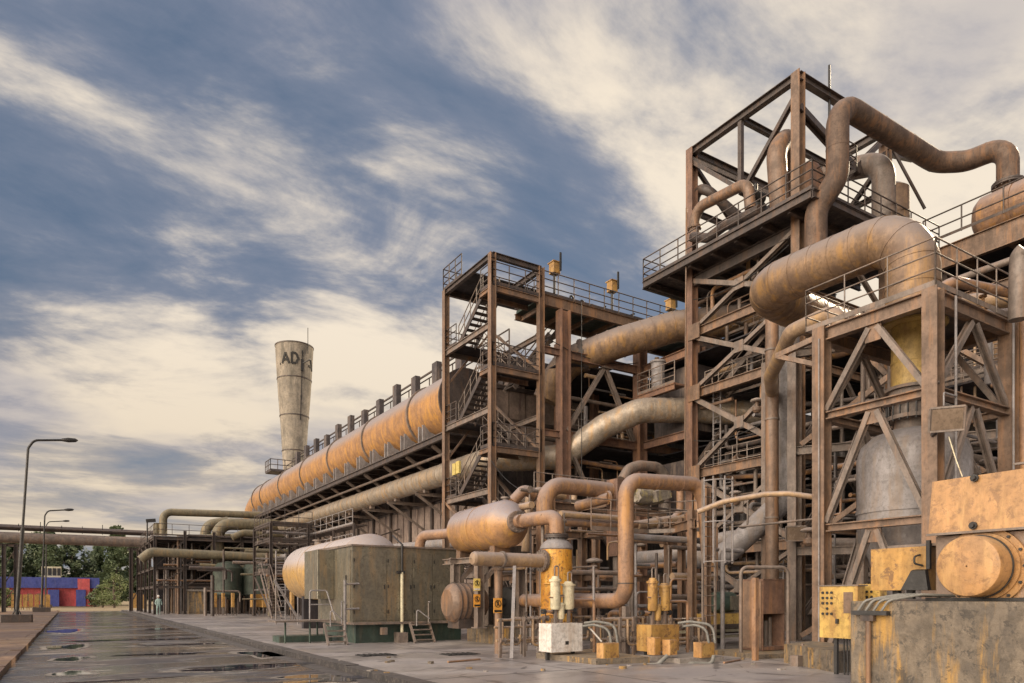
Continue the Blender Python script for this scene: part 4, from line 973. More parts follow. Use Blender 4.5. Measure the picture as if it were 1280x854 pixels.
# inner columns between tower and frame
cf = thing('support_frame', 'slender steel columns and beams between the tall tower and nearest frame', 'steel frame', (24, 18, 0))
for x, y in ((22.6, 16.5), (22.9, 17.9), (26.6, 14.5), (27.5, 9)): MB().col(x, y, 0, 10.7, .36).build('column', 'steel_grey', cf)
m = MB()
for z in (10.6, 7.0, 3.3):
    m.ib((22.6, 16.5, z), (27.6, 8.6, z), .18, .3); m.ib((22.6, 16.5, z), (26.4, 19.0, z), .18, .3); m.ib((26.6, 14.5, z), (40, 14.5, z), .2, .34)
m.build('beam', 'steel_grey', cf)
m = MB()
for a, b in ((10.4, 7.2), (6.8, 3.5), (3.1, .2)): m.angle((22.7, 16.3, b), (25, 12.7, a), .18); m.angle((27.4, 9.2, b), (25, 12.6, a), .16)
m.build('brace', 'steel', cf)
floodlight(at(995, 667, 25.4), (-.7, -.7, -.2), .62, 'square floodlight with glowing glass on the slender inner column', at(1000, 672, 26.2))
t = thing('standpipe', 'straight round brown standpipe rising to the massive pipe elbow', 'pipe', tuple(at(965, 0, 26.5).xy) + (0,))
p = at(965, 0, 26.5); MB().tube([(p.x, p.y, 0), (p.x, p.y, 12.3)], .24, 18).build('pipe_run', 'steel', t)
m = MB()
for z in (4.6, 8.3, 10.9): m.lathe((p.x, p.y, z), (0, 0, 1), [(-.03, .24), (-.03, .27), (.03, .27), (.03, .24)], 18)
m.build('collar', 'steel_grey', t)
t = thing('grey_downcomer', 'wide grey pipe that drops, slants left and ends level behind the ladder', 'pipe', tuple(at(850, 697, 28)))
MB().tube([at(850, 697, 28), at(903, 697, 27.5), at(984, 622, 27.2), at(984, 400, 27.2)], .44, 22, True, 1.3).build('pipe_run', 'pipe_grey', t)
MB().flange(at(852, 697, 28), at(903, 697, 27.5) - at(850, 697, 28), .52, .05).build('flange', 'pipe_grey', t)

# ================================================================ INTERIOR CLUTTER (each one a pipe, strut or rail of its own)
ra = random.Random(21)
def pick(*a): return ra.choice(a)
for i in range(34):
    x = ra.uniform(27.5, 33); y = ra.uniform(10, 27); z0 = pick(0, 4.7, 9.6); z1 = z0 + pick(3.5, 4.5)
    solo('pipe', MB().tube([(x, y, z0), (x, y, z1)], ra.uniform(.05, .2), 8), pick('steel_dark', 'pipe_grey', 'steel_grey', 'steel'), 'dim upright pipe deep inside the dark right half of the plant', 'pipe', 'upright pipes deep inside the right half')
for i in range(40):
    z = ra.uniform(.8, 14); 
    if i % 2: y = ra.uniform(9, 27); x0 = ra.uniform(27, 29); pts = [(x0, y, z), (x0 + ra.uniform(3, 8), y, z)]
    else: x = ra.uniform(27, 34); y0 = ra.uniform(7, 16); pts = [(x, y0, z), (x, y0 + ra.uniform(4, 10), z), (x, y0 + 10.5, z + ra.uniform(-1, 1))]
    solo('pipe', MB().tube(pts, ra.uniform(.05, .26), 10, True, .3), pick('steel_dark', 'pipe_grey', 'steel_grey', 'pipe'), 'dim level pipe deep inside the dark right half of the plant', 'pipe', 'level pipes deep inside the right half')
for i in range(22):
    x = ra.uniform(21.5, 29); z = pick(1, 2, 3, 6.2, 7, 10.4, 11, 12) + ra.uniform(-.3, .3); y = ra.uniform(30, 33.4); 
    solo('pipe', MB().tube([(x, y, z), (x + ra.uniform(2, 6), y, z), (x + 6.1, y, z + pick(-1, 1))], ra.uniform(.05, .16), 8, True, .25), pick('steel_dark', 'pipe_grey', 'pipe', 'steel_grey'), 'pipe running across the shaded bay right of the stair tower', 'pipe', 'pipes across the shaded centre bay')
for i in range(14):
    a = V(ra.uniform(27, 34), ra.uniform(9, 20), pick(.2, 4.8, 9.7)); b = a + V(ra.uniform(-.5, .5), pick(-3, 3), 3.6)
    solo('strut', MB().angle(a, b, .18), pick('steel_grey', 'steel'), 'slanted steel strut in the shaded inside of the right half', 'strut', 'slanted struts inside the right half')
for i in range(8):
    a = V(27.4 + i * .7, 8 + ra.uniform(0, 8), pick(4.7, 9.6)); m = MB(); m.rail([a, a + V(0, 5, 0)], 1.1, 1, .025, (.33, .66))
    solo('handrail', m, 'steel_grey', 'handrail on a shaded floor inside the right half of the plant', 'handrail', 'handrails on the inner floors')
pipe([onY(693, 583, 30.5), onY(722, 584, 30.5), onY(724, 575, 30.5)], .11, 'pipe', 'short tan hooked pipe under the main crossbeam', n=10, bend=.2)
t = thing('vent_pipe', 'thin tan pipe with a round flanged end under the main crossbeam', 'pipe', tuple(onY(720, 576, 29.8)))
MB().tube([onY(720, 576, 29.8), onY(795, 589, 29.8)], .13, 12).build('pipe_run', 'pipe', t); MB().flange(onY(720, 576, 29.8), (1, 0, 0), .24, .06, 8).build('flange', 'pipe', t)
pipe([onY(778, 600, 27), onY(786, 586, 27), onY(800, 582, 27), onY(822, 584, 27), onY(832, 596, 27), onY(832, 640, 27)], .27, 'steel_grey', 'grey-brown ring-like bent pipe behind the main orange loop', bend=.7, n=16)
solo('hanging_cable', MB().tube([onY(727, 378, 28.4), onY(727, 600, 28.4)], .018, 5), 'black', 'thin vertical cable hanging in front of the upper clad duct', 'cable')
solo('fallpipe', MB().tube([onX(858, 260, 25.2), onX(856, 600, 26.0)], .04, 6), 'steel', 'very thin pipe down the left column of the tall tower', 'pipe')

# ================================================================ CABINET AND PALE TANK
gx0, gx1, gy0, gy1 = 8.2, 12.55, 23.5, 27.5
cb = thing('olive_cabinet', 'big olive sheet-metal enclosure on a dark plinth', 'enclosure', (10, 24, 0))
MB().box(gx0 - .05, gy0 - .25, .66, gx1 + .1, gy1, .74).build('floor_plate', 'steel_grey', cb)
MB().box(gx0 + .2, gy0 + .25, 0, gx1, gy1, .66).build('plinth', 'green_dark', cb)
MB().prism([(gx0, gy0), (gx1, gy0), (gx1, gy1), (gx0, gy1)], .74, 3.38).build('body', 'green', cb)
MB().add([(gx0 - .06, gy0 - .06, 3.38), (gx1 + .06, gy0 - .06, 3.38), (gx1 + .06, gy1, 3.38), (gx0 - .06, gy1, 3.38), (gx0 - .06, gy0 - .06, 3.44), (gx1 + .06, gy0 - .06, 3.44), (gx1 + .06, gy1, 3.49), (gx0 - .06, gy1, 3.49)], [(3, 2, 1, 0), (4, 5, 6, 7), (0, 1, 5, 4), (1, 2, 6, 5), (2, 3, 7, 6), (3, 0, 4, 7)]).build('roof', 'steel_grey', cb)
wd = (gx1 - gx0) / 4
for i, x in enumerate((gx0, gx0 + 1.25, gx0 + 2.25, gx0 + 3.05)):
    x1 = (gx0 + 1.25, gx0 + 2.25, gx0 + 3.05, gx1)[i]
    dr = MB().box(x + .03, gy0 - .022, .80, x1 - .03, gy0 - .003, 3.2).build('door', 'green', cb)
    m = MB(); m.bar((x1 - .1, gy0 - .05, 1.9), (x1 - .1, gy0 - .05, 2.05), .03); m.build('handle', 'black', dr)
    m = MB()
    for z in (1.1, 2.0, 2.9): m.bar((x + .045, gy0 - .03, z - .06), (x + .045, gy0 - .03, z + .06), .03)
    m.build('hinge', 'black', dr)
dr = MB().box(gx0 - .022, gy0 + .15, .80, gx0 - .003, gy0 + 1.3, 3.25).build('door', 'green', cb)
m = MB()
for z in (1.3, 2.3): m.bar((gx0 - .05, gy0 + .55, z - .08), (gx0 - .05, gy0 + .55, z + .08), .03)
m.build('handle', 'black', dr)
MB().box(gx0 - .62, gy0 + 2.0, 1.55, gx0 - .004, gy0 + 3.7, 3.35, .01).build('side_box', 'green', cb)
dp = MB(); x = onY(503, 0, gy0 - .15).x; dp.tube([(x, gy0 - .12, 2.5), (x, gy0 - .12, .25)], .06, 10); dp.build('downpipe', 'cream', cb)
dp = MB(); dp.tube([(x, gy0 - .12, 3.5), (x, gy0 - .12, 2.5)], .05, 8); dp.bar((x - .2, gy0 - .12, 2.5), (x + .1, gy0 - .12, 2.5), .1); dp.tube([(x, gy0 - .1, 3.5), (x + .1, gy0 + 1, 3.9)], .03, 6); dp.build('upper_pipe', 'black', cb)
MB().box(x - .22, gy0 - .3, 0, x + .15, gy0 + .1, .36).build('pipe_footing', 'steel_grey', cb)
MB().bar((x - .75, gy0 - .27, .3), (x - .75, gy0 - .27, .55), .2, .2).build('junction_box', 'steel_grey', cb)
m = MB(); m.tube([(gx0 - .3, gy0 - .1, 0), (gx0 - .3, gy0 - .1, 2.2)], .05, 8); m.tube([(gx0 - .3, gy0 - .1, 2.05), (gx0 + .2, gy0 - .1, 2.08)], .035, 8); m.tube([(gx0 - .35, gy0 - .1, 1.2), (gx0 + .2, gy0 - .1, 1.22)], .035, 8); m.build('grab_rail', 'pipe_grey', cb)
def steps(x0, x1, y, n, h, label, rail=True):
    t = thing('step_ladder', label, 'steps', ((x0 + x1) / 2, y, 0)); 
    for x in (x0, x1): MB().bar((x, y, 0), (x, y + .12 * n, h), .06, .1).build('side_rail', 'steel_grey', t)
    for i in range(n): z = h * (i + .6) / n; MB().box(x0 + .03, y + .1 * i - .08 + .08, z - .02, x1 - .03, y + .1 * i + .16, z + .02).build('step', 'steel_grey', t)
    if rail:
        m = MB()
        m.tube([(x1 - .1, y + .3, h), (x1 - .1, y + .3, h + .75), (x1 + .05 - .25, y, h + .75)], .025, 6); m.tube([(x0 + .1, y + .1, h - .1), (x0 + .1, y + .1, h + .5), (x1 - .2, y, h + .15)], .025, 6); m.build('rail', 'pipe_grey', t)
xa_ = onY(517, 0, gy0 - .6).x; steps(xa_, xa_ + .75, gy0 - .75, 4, .7, 'short steel steps leaning on the right half of the olive enclosure front')
steps(gx0 - .95, gx0 - .3, gy0 - .35, 4, .72, 'steel steps at the left corner of the olive enclosure')
t = thing('access_frame', 'thin railing stand to the left of the olive enclosure', 'railing', (7, 23, 0))
m = MB(); 
for x, y in ((6.3, 25.0), (7.1, 24.8), (7.6, 25.6)): m.tube([(x, y, 0), (x, y, .75)], .035, 6)
m.build('leg', 'green_dark', t)
MB().box(5.9, 24.7, .74, 7.9, 25.8, .8).build('top', 'steel_grey', t)
m = MB(); m.tube([(7.1, 24.8, .8), (7.1, 24.8, 1.85), (7.7, 24.8, 1.85), (7.9, 24.4, .8)], .03, 6, True, .1); m.tube([(7.1, 24.8, 1.35), (7.8, 24.8, 1.35)], .025, 6); m.build('rail', 'pipe_grey', t)
MB().box(6.2, 25.4, 0, 8.1, 26.4, .22).build('base', 'green_dark', t)
t = thing('caged_ladder', 'narrow ladder frame rising beside the left end of the pale tank', 'ladder', tuple(at(345, 747, 42).xy) + (0,))
p = at(345, 747, 42); m = MB()
for dx in (0, .55, 1.3): m.tube([(p.x + dx, p.y, 0), (p.x + dx, p.y, 4.4 - dx * .3)], .045, 6)
for i in range(12): m.tube([(p.x, p.y, .4 + i * .33), (p.x + .55, p.y, .4 + i * .33)], .025, 5)
for z in (2.2, 3.2, 4.0): m.tube([(p.x, p.y, z), (p.x + 1.3, p.y, z)], .03, 5)
m.bar((p.x - .2, p.y - .5, 2.6), (p.x + 1.2, p.y - .5, .3), .12)
m.build('frame', 'pipe_grey', t)

t = thing('storage_tank', 'long horizontal storage tank, pale above and orange below, behind the olive enclosure', 'tank', (10.8, 35, 0))
MB().lathe((10.8, 28.6, 2.9), (0, 1, 0), [(-.62, .02), (-.55, .5), (-.35, 1.0), (0, 1.38), (.02, 1.42), (3.2, 1.42), (3.2, 1.435), (3.24, 1.435), (3.24, 1.42), (6.4, 1.42), (6.4, 1.435), (6.44, 1.435), (6.44, 1.42), (9.2, 1.42), (9.6, 1.2), (9.9, .8), (10.05, .02)], 48).build('shell', 'tank_pale', t)
for y in (30.5, 36.4): MB().box(10.1, y, 0, 11.5, y + .35, 1.75).build('saddle', 'interior', t)
m = MB(); m.lathe((10.8, 36, 4.25), (0, 0, 1), [(0, .25), (.25, .25), (.25, .35), (.3, .35), (.3, .01)], 14); m.tube([(10.8, 34, 4.3), (10.8, 34, 4.6)], .06, 6); m.build('manhole', 'steel_grey', t)

# ================================================================ ORANGE TANK ON FRAME, PUMP, VESSEL
sp0 = thing('pump_plinth', 'low stained concrete plinth under the pump right of the olive enclosure', 'plinth', (14, 21.6, 0))
MB().box(12.3, 20.3, 0, 13.2, 22.8, .58, .02).build('left_block', 'stain_concrete', sp0); MB().box(13.203, 20.5, 0, 17.5, 22.8, .52, .02).build('right_block', 'concrete', sp0)
t = thing('tank_stand', 'steel portal stand carrying the rusty drum tank', 'stand', (12.9, 20.5, .58))
pcs = [onY(569, 0, 21.6), onY(599, 0, 20.35), onY(650, 0, 20.6), onY(612, 0, 22.4)]
for p in pcs: MB().col(p.x, p.y, .58 if p.x < 17 else 0, 2.75, .26).build('column', 'steel_grey', t)
m = MB(); m.ib((pcs[0].x - .2, 21.6, 2.85), (pcs[0].x + 2.2, 21.6, 2.85), .2, .22); m.ib((pcs[1].x - .2, 20.35, 2.85), (pcs[1].x + 2.2, 20.35, 2.85), .2, .22); m.ib((pcs[0].x, 22.4, 2.85), (pcs[1].x, 20.2, 2.85), .2, .2)
m.build('beam', 'steel_grey', t)
m = MB(); m.bar((pcs[0].x + .1, 21.6, 2.1), (pcs[0].x + .7, 21.6, 2.7), .14); m.bar((pcs[1].x + .1, 20.35, 2.1), (pcs[1].x + .7, 20.35, 2.7), .14); m.build('brace', 'steel_grey', t)
t = thing('drum_tank', 'rusty rounded horizontal tank on a steel stand above the pump', 'tank', (12, 20.5, 3))
ta = onX(582, 657, 11.95); tb_ = onX(634, 655, 11.75); ta.z = 3.95; tb_.z = 3.95
L_ = (tb_ - ta).length; ax = (tb_ - ta).normalized(); rt = .76
MB().lathe(ta, ax, [(-.42, .02), (-.38, .3), (-.22, .56), (0, .73), (.05, rt), (L_ * .52, rt), (L_ * .52, rt + .015), (L_ * .52 + .06, rt + .015), (L_ * .52 + .06, rt), (L_, rt), (L_ + .22, .66), (L_ + .5, .34), (L_ + .55, .3)], 44).build('shell', 'tank', t)
e = tb_ + ax * .55
fl = MB().flange(e + ax * .12, ax, .34, .07, 14).build('nozzle', 'steel_grey', t)
MB().tube([e - ax * .2, e + ax * .4], .2, 14).build('neck', 'pipe', fl)
m = MB(); m.box(ta.x - .3, ta.y - .15, 2.96, ta.x + .3, ta.y + .15, 3.4); m.box(tb_.x - .3, tb_.y + .3, 2.96, tb_.x + .3, tb_.y + .6, 3.4); m.build('saddle', 'steel', t)
m = MB(); m.bar(ta + V(0, 0, rt - .02), ta + V(0, 0, rt + .05), .1); m.build('lug', 'steel', t)
pipe([ta - ax * .3, V(11.45, 23.9, 3.95), V(11.25, 24.5, 3.95), V(11.2, 24.6, 3.40)], .19, 'pipe', 'rusty elbow leaving the left end of the drum tank', bend=.35, n=16)

vx2, vy2 = 12.25, 17.1
t = thing('orange_vessel', 'peeling bright orange upright cylinder with grey dome top', 'vessel', (vx2, vy2, 0))
MB().lathe((vx2, vy2, 0), (0, 0, 1), [(.35, .3), (.6, .47), (3.02, .47)], 36).build('shell', 'orange', t)
MB().lathe((vx2, vy2, 0), (0, 0, 1), [(3.02, .475), (3.05, .50), (3.12, .48), (3.25, .38), (3.32, .28), (3.42, .26)], 36).build('dome', 'pipe_grey', t)
MB().flange((vx2, vy2, 3.42), (0, 0, 1), .36, .05, 14).build('flange', 'steel_dark', t)
MB().lathe((vx2, vy2, 0), (0, 0, 1), [(0, .6), (.3, .6), (.35, .4), (.4, .01)], 24).build('base', 'concrete', t)
for z in (1.1, 2.0): MB().tube([(vx2 - .52, vy2 - .1, z), (vx2 - .36, vy2 - .42, z), (vx2 + .1, vy2 - .52, z)], .02, 6).build('trace_pipe', 'orange', t)
pipe([(vx2, vy2, 3.5), (vx2, vy2, 4.02), tuple(e + ax * .3 + V(0, 0, .02)) if 0 else (12.0, 17.8, 4.0), tuple(e + ax * .1)], .22, 'pipe', 'fat elbow pipe joining the orange vessel top to the drum tank', bend=.42, n=20)
t = thing('stub_header', 'horizontal capped pipe sticking left from the orange vessel', 'pipe', (9.6, 17.1, 2.6))
MB().tube([(9.45, vy2, 2.68), (vx2 - .4, vy2, 2.68)], .2, 20, True, None, 1.2).lathe((9.45, vy2, 2.68), (-1, 0, 0), [(0, .2), (.06, .17), (.1, .02)], 20).build('pipe_run', 'pipe_tan', t)
MB().flange((vx2 - .52, vy2, 2.68), (1, 0, 0), .33, .05, 16).build('flange', 'steel_grey', t)
MB().lathe((10.35, vy2, 2.68), (1, 0, 0), [(-.03, .2), (-.03, .24), (.03, .24), (.03, .2)], 20).build('clamp', 'steel_grey', t)
p = onY(623, 0, vy2 + .1)
t = thing('sign_post', 'thick weathered post under the capped pipe carrying an orange sign', 'post', (p.x, p.y, 0))
MB().lathe((p.x, p.y, 0), (0, 0, 1), [(0, .11), (1.5, .11), (2.2, .12), (2.38, .12), (2.38, .17), (2.44, .17), (2.44, .01)], 14).build('post', 'steel', t)
solo('prop', MB().bar((onY(638, 0, 15.6).x, 15.55, 0), (onY(642, 0, 16.9).x, 16.85, 2.48), .09, .07), 'pipe_grey', 'leaning pale prop under the capped pipe right of the sign post', 'prop')
def sign(p, w_, h_, mt, kind, label, par=None):
    # a safety board facing the road side (-Y)
    p = Vector(p); t = thing('warning_sign', label, 'sign', tuple(p)); b = MB().box(p.x - w_ / 2, p.y - .02, p.z - h_ / 2, p.x + w_ / 2, p.y, p.z + h_ / 2).build('board', mt, t)
    def q(u, v, dy=.026): return V(p.x + u * w_, p.y - dy, p.z + v * h_)
    m = MB(); n = 20; r0 = .36 * w_
    for i in range(n):
        a = 2 * math.pi * i / n; b_ = 2 * math.pi * (i + 1) / n; c = q(0, .12)
        m.bar(c + V(math.cos(a) * r0, 0, math.sin(a) * r0), c + V(math.cos(b_) * r0, 0, math.sin(b_) * r0), .07 * w_, .006, V(0, 1, 0))
    if kind != 'lamp': m.bar(q(-.24, .12 + .24 * w_ / h_), q(.24, .12 - .24 * w_ / h_), .06 * w_, .006, V(0, 1, 0))
    m.bar(q(0, .02), q(0, .20), .16 * w_, .008, V(0, 1, 0)); m.bar(q(-.12, -.0), q(0, .06), .08 * w_, .008, V(0, 1, 0)); m.bar(q(.12, -.0), q(0, .06), .08 * w_, .008, V(0, 1, 0))
    m.lathe(q(0, .25, .024), (0, -1, 0), [(0, .09 * w_), (.008, .09 * w_), (.008, .001)], 8)
    m.build('emblem', 'ink', t)
    MB().box(p.x - w_ * .46, p.y - .026, p.z - h_ * .44, p.x + w_ * .46, p.y - .021, p.z - h_ * .30).build('text_band', 'ink' if kind == 'or' else 'white', t)
    return t
sign(onY(622, 757, vy2 - .03), .27, .42, 'sign_or', 'or', 'orange prohibition board on the thick weathered post')
pz = onY(596, 731, 20.1); sign(pz, .24, .40, 'sign', 'ye', 'upper yellow prohibition board on the tank stand column')
pz = onY(596, 751, 20.1); sign(pz, .24, .42, 'sign_or', 'or', 'lower orange prohibition board on the tank stand column')
t = thing('pump_motor', 'large dark brown round motor on the plinth under the drum tank', 'motor', (13, 21.2, .6))
c0 = onY(583, 759, 21.2)
MB().lathe((c0.x - .75, 21.2, 1.42), (1, 0, 0), [(0, .01), (0, .45), (.12, .62), (.2, .66), (1.1, .66), (1.15, .6), (1.35, .5), (1.35, .01)], 32).build('casing', 'steel', t)
m = MB()
for i in range(5): m.lathe((c0.x - .5 + i * .2, 21.2, 1.42), (1, 0, 0), [(-.02, .66), (-.02, .69), (.02, .69), (.02, .66)], 32)
m.build('rib', 'steel_dark', t)
MB().box(c0.x - .5, 20.8, .56, c0.x + .4, 21.6, .9).build('foot', 'steel_dark', t)
MB().tube([(c0.x + .6, 21.2, 1.42), (c0.x + 1.5, 21.2, 1.42)], .16, 12).build('shaft', 'black', t)
t = thing('pump_casing', 'dark pump volute coupled right of the round motor', 'pump', (15, 21.2, .5))
MB().lathe((c0.x + 1.5, 21.2, 1.42), (1, 0, 0), [(0, .01), (0, .4), (.1, .55), (.5, .55), (.6, .4), (.8, .3), (.8, .01)], 24).build('volute', 'black', t)
MB().box(c0.x + 1.55, 20.9, .5, c0.x + 2.1, 21.5, 1.1).build('foot', 'black', t)
MB().flange((c0.x + 2.4, 21.2, 1.42), (1, 0, 0), .42, .06).build('flange', 'amber', t)

# ================================================================ MIDDLE PIPEWORK
t = thing('riser_pipe', 'thick pipe rising behind the drum tank and turning right to a square column', 'pipe', (13.8, 19.8, 0))
MB().tube([(13.75, 19.9, 1.2), (13.75, 19.9, 5.5), (17.2, 19.9, 5.5)], .29, 22, True, .75).build('pipe_run', 'pipe', t)
t = thing('box_column', 'square reddish box column at the end of the thick riser pipe', 'column', (17.3, 19.9, 0))
p = onY(773, 0, 19.7); MB().box(p.x - .24, 19.5, 3.1, p.x + .24, 20.1, 5.9, .02).build('casing', 'steel_red', t); MB().tube([(p.x, 19.8, 0), (p.x, 19.8, 3.1)], .14, 10).build('stand', 'steel_grey', t)
pipe([onY(640, 628, 21.5), onY(655, 612, 21.5), onY(668, 618, 21.5)], .2, 'pipe', 'small bent pipe behind the top of the drum tank', bend=.3)
pipe([onY(657, 690, 22), onY(662, 622, 22), onY(672, 614, 22), onY(705, 620, 22)], .17, 'pipe_tan', 'second thin riser just left of the thick riser pipe', bend=.3)
solo('stop_valve', MB().tube([onY(662, 668, 19.6), onY(662, 618, 19.6)], .03, 8).lathe(onY(662, 612, 19.6), (0, 1, 0), [(-.05, .01), (-.05, .12), (.05, .12), (.05, .01)], 12).tube([onY(650, 612, 19.6), onY(672, 614, 19.6)], .06, 8), 'steel_grey', 'stop valve spindle above the drum tank nozzle', 'valve')
pipe([onY(722, 633, 20.8), onY(762, 622, 19.4)], .19, 'pipe', 'short fat pipe entering the left side of the square column', n=18, flanges=[(onY(760, 622.5, 19.5), (1, -.3, .1))])
YL = 18.6
t = thing('long_header', 'long level pipe crossing behind the main loop with a flanged right elbow', 'pipe', (13.5, YL, 4))
MB().tube([onY(704, 653, YL), onY(770, 657, YL), onY(838, 652, YL), onY(850, 640, YL), onY(850, 604, YL)], .125, 16, True, .35).build('pipe_run', 'pipe', t)
MB().tube([onY(796, 657, YL), onY(852, 648, YL)], .17, 16).build('sleeve', 'pipe_tan', t); MB().flange(onY(820, 654.5, YL), (1, 0, .08), .26, .05, 10).build('flange', 'steel_grey', t)
YQ = 15.2
lp = thing('main_loop_pipe', 'bright orange-brown pipe loop rising, crossing right and turning down at the ladder', 'pipe', (13.4, YQ, 0))
MB().tube([(13.3, 20.5, 1.5), (13.3, YQ, 1.5), (13.3, YQ, 4.92), (16.1, YQ, 5.05), (16.35, YQ - .1, 4.6), (16.6, YQ - .1, 2.4)], .225, 24, True, .5, 0).build('pipe_run', 'pipe', lp)
m = MB(); m.lathe((13.3, YQ, 2.0), (0, 0, 1), [(-.015, .225), (-.015, .24), (.015, .24), (.015, .225)], 24)
m.build('weld_ring', 'steel_dark', lp)
MB().bar((13.3, YQ, 0), (13.3, YQ, 1.35), .16).build('support', 'steel_grey', lp)
t = thing('lagged_valve', 'crusted yellow-grey lagged valve body inside the main pipe loop', 'valve', tuple(onY(812, 620, 17)))
c = onY(812, 620, 17); ra = random.Random(4)
m = MB(); m.lathe(c + V(-.65, 0, 0), (1, 0, 0), [(0, .05), (.05, .25), (.35, .3), (.7, .28), (1.1, .22), (1.3, .05)], 16)
m.v = [(x + ra.uniform(-.04, .04), y + ra.uniform(-.04, .04), z + ra.uniform(-.04, .04)) for x, y, z in m.v]; m.build('body', 'lava', t)
m = MB(); m.bar(c + V(-.1, -.3, -.08), c + V(.5, -.3, .1), .3, .34); m.build('cover', 'lava', t)
# ladder with cage
lx, ly = 15.35, 14.0
t = thing('cage_ladder', 'vertical ladder with round safety cage beside the main loop', 'ladder', (lx, ly, 0))
m = MB()
for dx in (-.25, .25): m.bar((lx + dx, ly, 0), (lx + dx, ly, 4.95), .06, .05)
m.build('stile', 'steel_grey', t)
for i in range(17): MB().tube([(lx - .25, ly, .25 + i * .28), (lx + .25, ly, .25 + i * .28)], .016, 6).build('rung', 'steel_grey', t)
for z in (2.6, 3.7, 4.85):
    m = MB(); pts = [(lx + .42 * math.cos(a), ly - .42 - .42 * math.sin(a) + .1, z) for a in [math.pi * (1.25 * k_ / 12 - .12) for k_ in range(13)]]
    m.tube(pts, .02, 6, True, .01); m.build('cage_hoop', 'pipe_grey', t)
for k_ in range(6):
    a = math.pi * (1.2 * k_ / 5 - .1); MB().bar((lx + .42 * math.cos(a), ly - .32 - .42 * math.sin(a), 2.55), (lx + .42 * math.cos(a), ly - .32 - .42 * math.sin(a), 4.95), .04, .02).build('cage_bar', 'pipe_grey', t)
t = thing('platform_post', 'slim steel post frame and beams just left of the cage ladder', 'steel frame', (15.6, 16, 0))
for a_, b_ in ((865, 15.4), (883, 14.6), (852, 17.2), (835, 17.6)): p = onY(a_, 0, b_); MB().col(p.x, p.y, 0, 4.3 if a_ != 883 else 4.9, .2).build('column', 'steel', t)
m = MB(); a = onY(820, 668, 17.6); b = onY(868, 658, 15.2); m.ib((a.x - 1.6, 17.6, 3.55), (a.x + 1, 17.6, 3.55), .14, .26); m.ib((a.x + .4, 17.6, 3.85), (b.x, 15.2, 3.85), .16, .3); m.build('beam', 'steel', t)
m = MB(); m.rail([(13.8, 17.4, 3.72), (16.2, 17.4, 3.72), (17.4, 15.6, 3.72)], 1.0, .8, .02, (.33, .66)); m.build('railing', 'steel_grey', t)
pipe([at(872, 640, 19.5), at(905, 627, 19.3), at(956, 618, 19), at(985, 617, 18.8), at(1022, 622, 18.6)], .075, 'pipe_tan', 'slim pale pipe running level from the cage ladder to the near frame', bend=.8, n=12)
# rusty open cabinet
rc = at(950, 0, 19.6); x0, y0 = rc.x - .15, rc.y - .25
t = thing('rusty_cabinet', 'tall rusty cabinet with its lower front open showing tubes', 'cabinet', (rc.x, rc.y, .12))
m = MB(); m.box(x0 - .05, y0, .14, x0 - .02, y0 + .75, 2.08); m.box(x0 + .85, y0, .14, x0 + .88, y0 + .75, 2.08); m.box(x0 - .018, y0 + .72, .14, x0 + .848, y0 + .75, 2.08); m.box(x0 - .05, y0 - .02, 2.085, x0 + .9, y0 + .77, 2.11)
m.build('body', 'steel_red', t)
MB().box(x0 - .018, y0 - .01, 1.15, x0 + .848, y0 + .02, 2.08).build('upper_panel', 'steel_red', t)
dr = MB().box(x0 - .95, y0 + .1, .16, x0 - .06, y0 + .13, 2.0) if 0 else MB().box(x0 - .09, y0 + .02, .2, x0 - .055, y0 + .7, 2.05); dr = dr.build('door', 'steel', t)
MB().bar((x0 - .11, y0 + .1, 1.1), (x0 - .11, y0 + .1, 1.3), .03).build('handle', 'black', dr)
for i in range(4): MB().tube([(x0 + .15 + i * .18, y0 + .35, .2), (x0 + .15 + i * .18, y0 + .35, .95 + .1 * (i % 2))], .06, 10).build('inner_tube', 'steel_grey', t)
MB().box(x0 - .018, y0 + .01, .14, x0 + .848, y0 + .7, .24).build('shelf', 'steel_red', t)
solo('cabinet_slab', MB().prism([(rc.x - 1.2, rc.y - .9), (rc.x + 1.0, rc.y - 1.2), (rc.x + 1.3, rc.y + .8), (rc.x - .9, rc.y + 1.0)], 0, .12), 'stain_concrete', 'low rust-edged slab under the rusty open cabinet', 'slab')
gp = thing('guard_frame', 'pale pipe goalpost guard in front of the rusty cabinet', 'guard rail', (rc.x, rc.y - .6, 0))
a = at(926, 710, 19); b = at(985, 710, 19.2)
MB().tube([(a.x, a.y, 0), (a.x, a.y, 2.42), (b.x, b.y, 2.42), (b.x, b.y, 0)], .05, 10, True, .2).build('pipe_run', 'steel_grey', gp)
c = at(944, 0, 17.9); MB().bar((c.x, c.y, 0), (c.x, c.y, 2.1), .12).build('post', 'pipe', gp)
# rusty plinth and yellow panel
p0 = at(1010, 0, 16.6)
t = thing('rusty_plinth', 'long low rusted box plinth at the foot of the near frame', 'plinth', (p0.x, p0.y, 0))
MB().prism([tuple(at(980, 0, 17.3).xy), tuple(at(1046, 0, 14.9).xy), tuple(at(1090, 0, 15.6).xy), tuple(at(1020, 0, 18.6).xy)], 0, .46).build('box', 'stain_concrete', t)
m = MB(); q = at(1003, 0, 16.7); m.tube([(q.x, q.y, .5), (q.x - .1, q.y - .1, .2), (q.x + .3, q.y - .4, .12)], .03, 6); m.bar((q.x - .35, q.y - .1, 0), (q.x - .35, q.y - .1, .25), .22); m.build('fitting', 'steel_grey', t)
XP = 13.4
a = onX(1072, 797, XP); b = onX(1024, 797, XP)
t = thing('button_console', 'yellow control panel with rows of round buttons on black legs', 'control panel', (XP, a.y, 0))
ym0, ym1 = a.y, b.y; z0, z1 = onX(1050, 798, XP).z, onX(1050, 733, XP).z
